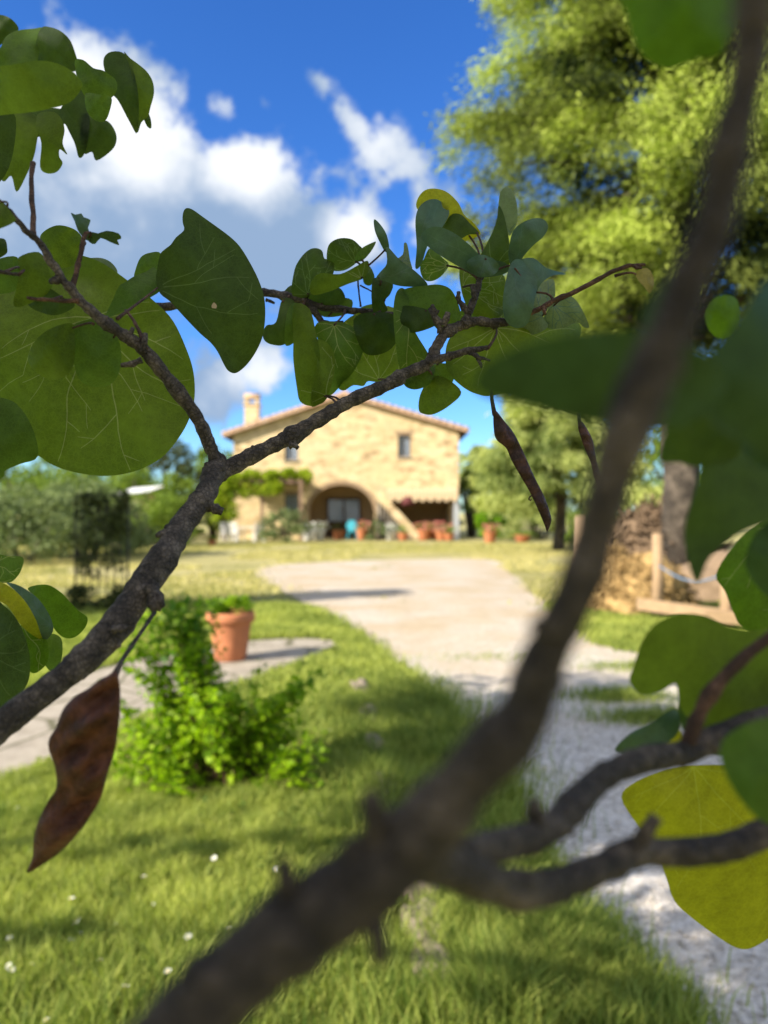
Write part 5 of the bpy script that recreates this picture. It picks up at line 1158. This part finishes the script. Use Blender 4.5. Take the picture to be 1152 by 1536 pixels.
def pod(outline, d, tilt, thick, lumps, seed, label):
    """dry seed pod: a closed, swollen and twisted case"""
    g = random.Random(seed); out = [tuple(p) for p in catmull(outline, 4)]; nb = len(out)
    xs = [p[0] for p in out]; ys = [p[1] for p in out]; cx, cy = sum(xs)/nb, sum(ys)/nb; Ly = max(ys)-min(ys); st = max(2.2, Ly/60); inner = []
    y = min(ys)
    while y < max(ys):
        x = min(xs)
        while x < max(xs):
            jx, jy = x+g.uniform(-.2, .2)*st, y+g.uniform(-.2, .2)*st
            if pip(jx, jy, out) and min((jx-p[0])**2+(jy-p[1])**2 for p in out) > (st*.5)**2: inner.append((jx, jy))
            x += st
        y += st
    r = delaunay_2d_cdt([Vector(p) for p in out+inner], [], [list(range(nb))], 1, 1e-4); V2 = [(v.x, v.y) for v in r[0]]; wmax = 0; dist = []
    for v in V2:
        m = min(math.hypot(v[0]-p[0], v[1]-p[1]) for p in out); dist.append(m); wmax = max(wmax, m)
    def dep(x, y): return d+((x-cx)*tilt[0]+(y-cy)*tilt[1])/F*d
    ph_ = [g.uniform(0, 6) for _ in range(4)]
    bnd = [dd < .3 for dd in dist]; front = []; back = []; vs = []; bi = {}
    for k, (x, y) in enumerate(V2):
        u = min(1, dist[k]/wmax); h = thick*math.sqrt(u)*(1+.35*lumps*math.sin(y/Ly*22+ph_[0])+.25*lumps*math.sin(y/Ly*41+x/9+ph_[1]))-.35*thick*u*max(0, math.sin(y/Ly*13+ph_[2]))*lumps
        front.append(len(vs)); vs.append(P(x, y, dep(x, y)-(0 if bnd[k] else h)))
        if bnd[k]: back.append(front[-1])
        else: back.append(len(vs)); vs.append(P(x, y, dep(x, y)+h*.8))
    fs = [tuple(front[i] for i in f) for f in r[2]]+[tuple(back[i] for i in reversed(f)) for f in r[2]]
    mb = MB(); mb.add(vs, fs, True); o = mb.build('seed_pod', M['pod' if d > .4 else 'pod_red'], jt); o['label'] = label; return o, dep
p1, dp = pod([(148,1020),(160,1014),(176,1008),(181,1050),(177,1100),(171,1130),(160,1166),(150,1200),(125,1240),(95,1274),(62,1298),(40,1309),(49,1285),(50,1260),(56,1235),(70,1205),(84,1182),(82,1152),(72,1116),(84,1090),(94,1065),(110,1046),(130,1034)], .29, (-.3, .25), .0075, 1.4, 3, 'broad reddish brown pod hanging near the lower left')
MB().tube([P(232, 918, .335), P(214, 945, .325), P(195, 972, .31), P(182, 992, .30), P(172, 1014, .292)], [.0009, .0008, .0010, .0011, .0016], 7, .1).build('stalk', M['bark_mid'], p1)
p2, dp = pod([(740,620),(744,616),(756,631),(771,650),(786,680),(801,714),(816,744),(825,769),(827,782),(821,797),(817,788),(806,762),(793,735),(780,713),(767,690),(759,672),(746,661),(741,648)],   .452, (.2, .15), .0030, 1.3, 4, 'dark brown sharp pod curved to a hooked tip')
MB().tube([P(735, 555, .468), P(737, 580, .462), P(738, 600, .457), P(742, 622, .4525)], [.0008, .0009, .0011, .0016], 7, .1).build('stalk', M['bark_mid'], p2)
mb = MB(); mb.tube([P(800, 742, .455), P(795, 745, .455), P(793, 749, .4545), P(796, 751, .454), P(797, 748, .454)], .0005, 5); mb.build('tendril', M['bark_red'], p2)
p3, dp = pod([(867,640),(872,632),(881,644),(889,660),(892,676),(897,700),(904,722),(906,740),(898,733),(890,712),(886,694),(880,680),(873,662)], .44, (.2, .2), .0022, 1.0, 5, 'small twisted grey brown pod half hidden by the dark leaf')
MB().tube([P(868, 560, .455), P(866, 600, .448), P(870, 640, .4405)], [.0008, .0008, .0012], 7, .1).build('stalk', M['bark_mid'], p3)

# the rest of the crown, overhead and to the left of the view: it shades the near leaves and the drive
bough('branch', [at_tree(1.0, .0, -.05), at_tree(1.6, -.25, .1), (-2.0, .5, 2.4), (-2.7, .9, 3.2), (-3.2, 1.4, 4.0)], [.09, .075, .06, .04, .015])
bough('branch', [at_tree(1.8, -.33, -.05), (-2.0, -.3, 2.3), (-2.8, -.7, 2.9), (-3.4, -1.0, 3.6)], [.07, .055, .04, .015])
bough('branch', [(-2.4, .75, 2.9), (-3.2, 1.6, 3.3), (-4.2, 2.2, 3.6), (-5.0, 2.7, 3.8)], [.05, .04, .03, .012])
bough('branch', [at_tree(1.5, -.2, .05), (-1.3, .5, 2.2), (-1.2, .8, 3.0), (-1.6, 1.2, 3.8)], [.06, .05, .035, .012])
g = np.random.default_rng(50); cs = []
for (x, y, z, rx, ry, rz_, n) in CROWN if 'CROWN' in globals() else [
    (-3.2, .55, 3.5, 1.1, 1.1, .85, 56), (-4.2, 1.75, 3.5, .8, .7, .6, 34), (-4.1, 1.15, 3.3, .7, .6, .5, 34), (-3.3, -.35, 3.2, .8, .6, .5, 30), (-4.9, 2.5, 3.7, .9, .8, .7, 26), (-3.0, -1.1, 3.2, .9, .8, .7, 26), (-1.9, -.6, 2.5, .8, .5, .5, 20), (-3.6, 1.6, 4.2, .9, .7, .6, 16), (-.9, -.5, 2.3, .5, .35, .45, 14)]:
    for _ in range(n):
        v = g.normal(size=3); v /= np.linalg.norm(v); v *= g.random()**.45
        cs.append((x+v[0]*rx, y+v[1]*ry, z+v[2]*rz_))
p1_ = leaf_cloud(cs, .30, 74, .095, 1.1, 51, .8, .6, .2)
tw = [(-5.9+2.0*k/13, 1.0+.07*math.sin(k*2.1), 2.5+.05*math.sin(k*1.3)) for k in range(14)]+[(-6.3+1.5*k/8, .35+.05*math.sin(k*1.7), 2.45) for k in range(9)]  # unseen leafy twigs added to throw thin shade stripes on the lawn
V, T, A = merge([p1_, leaf_cloud(tw, .10, 12, .085, 1.1, 52, .8, .6, .2)])
bough('branch', [(-3.4, -1.0, 3.4), (-3.9, .3, 2.8), tw[13], tw[6], tw[0]], [.02, .015, .009, .006, .003]); bough('branch', [(-3.6, -.6, 3.1), (-4.4, .1, 2.7), tw[22], tw[18], tw[14]], [.02, .014, .008, .006, .003])
cr = link('crown', np_mesh('crown', V, T, A), M['crown'], jt)
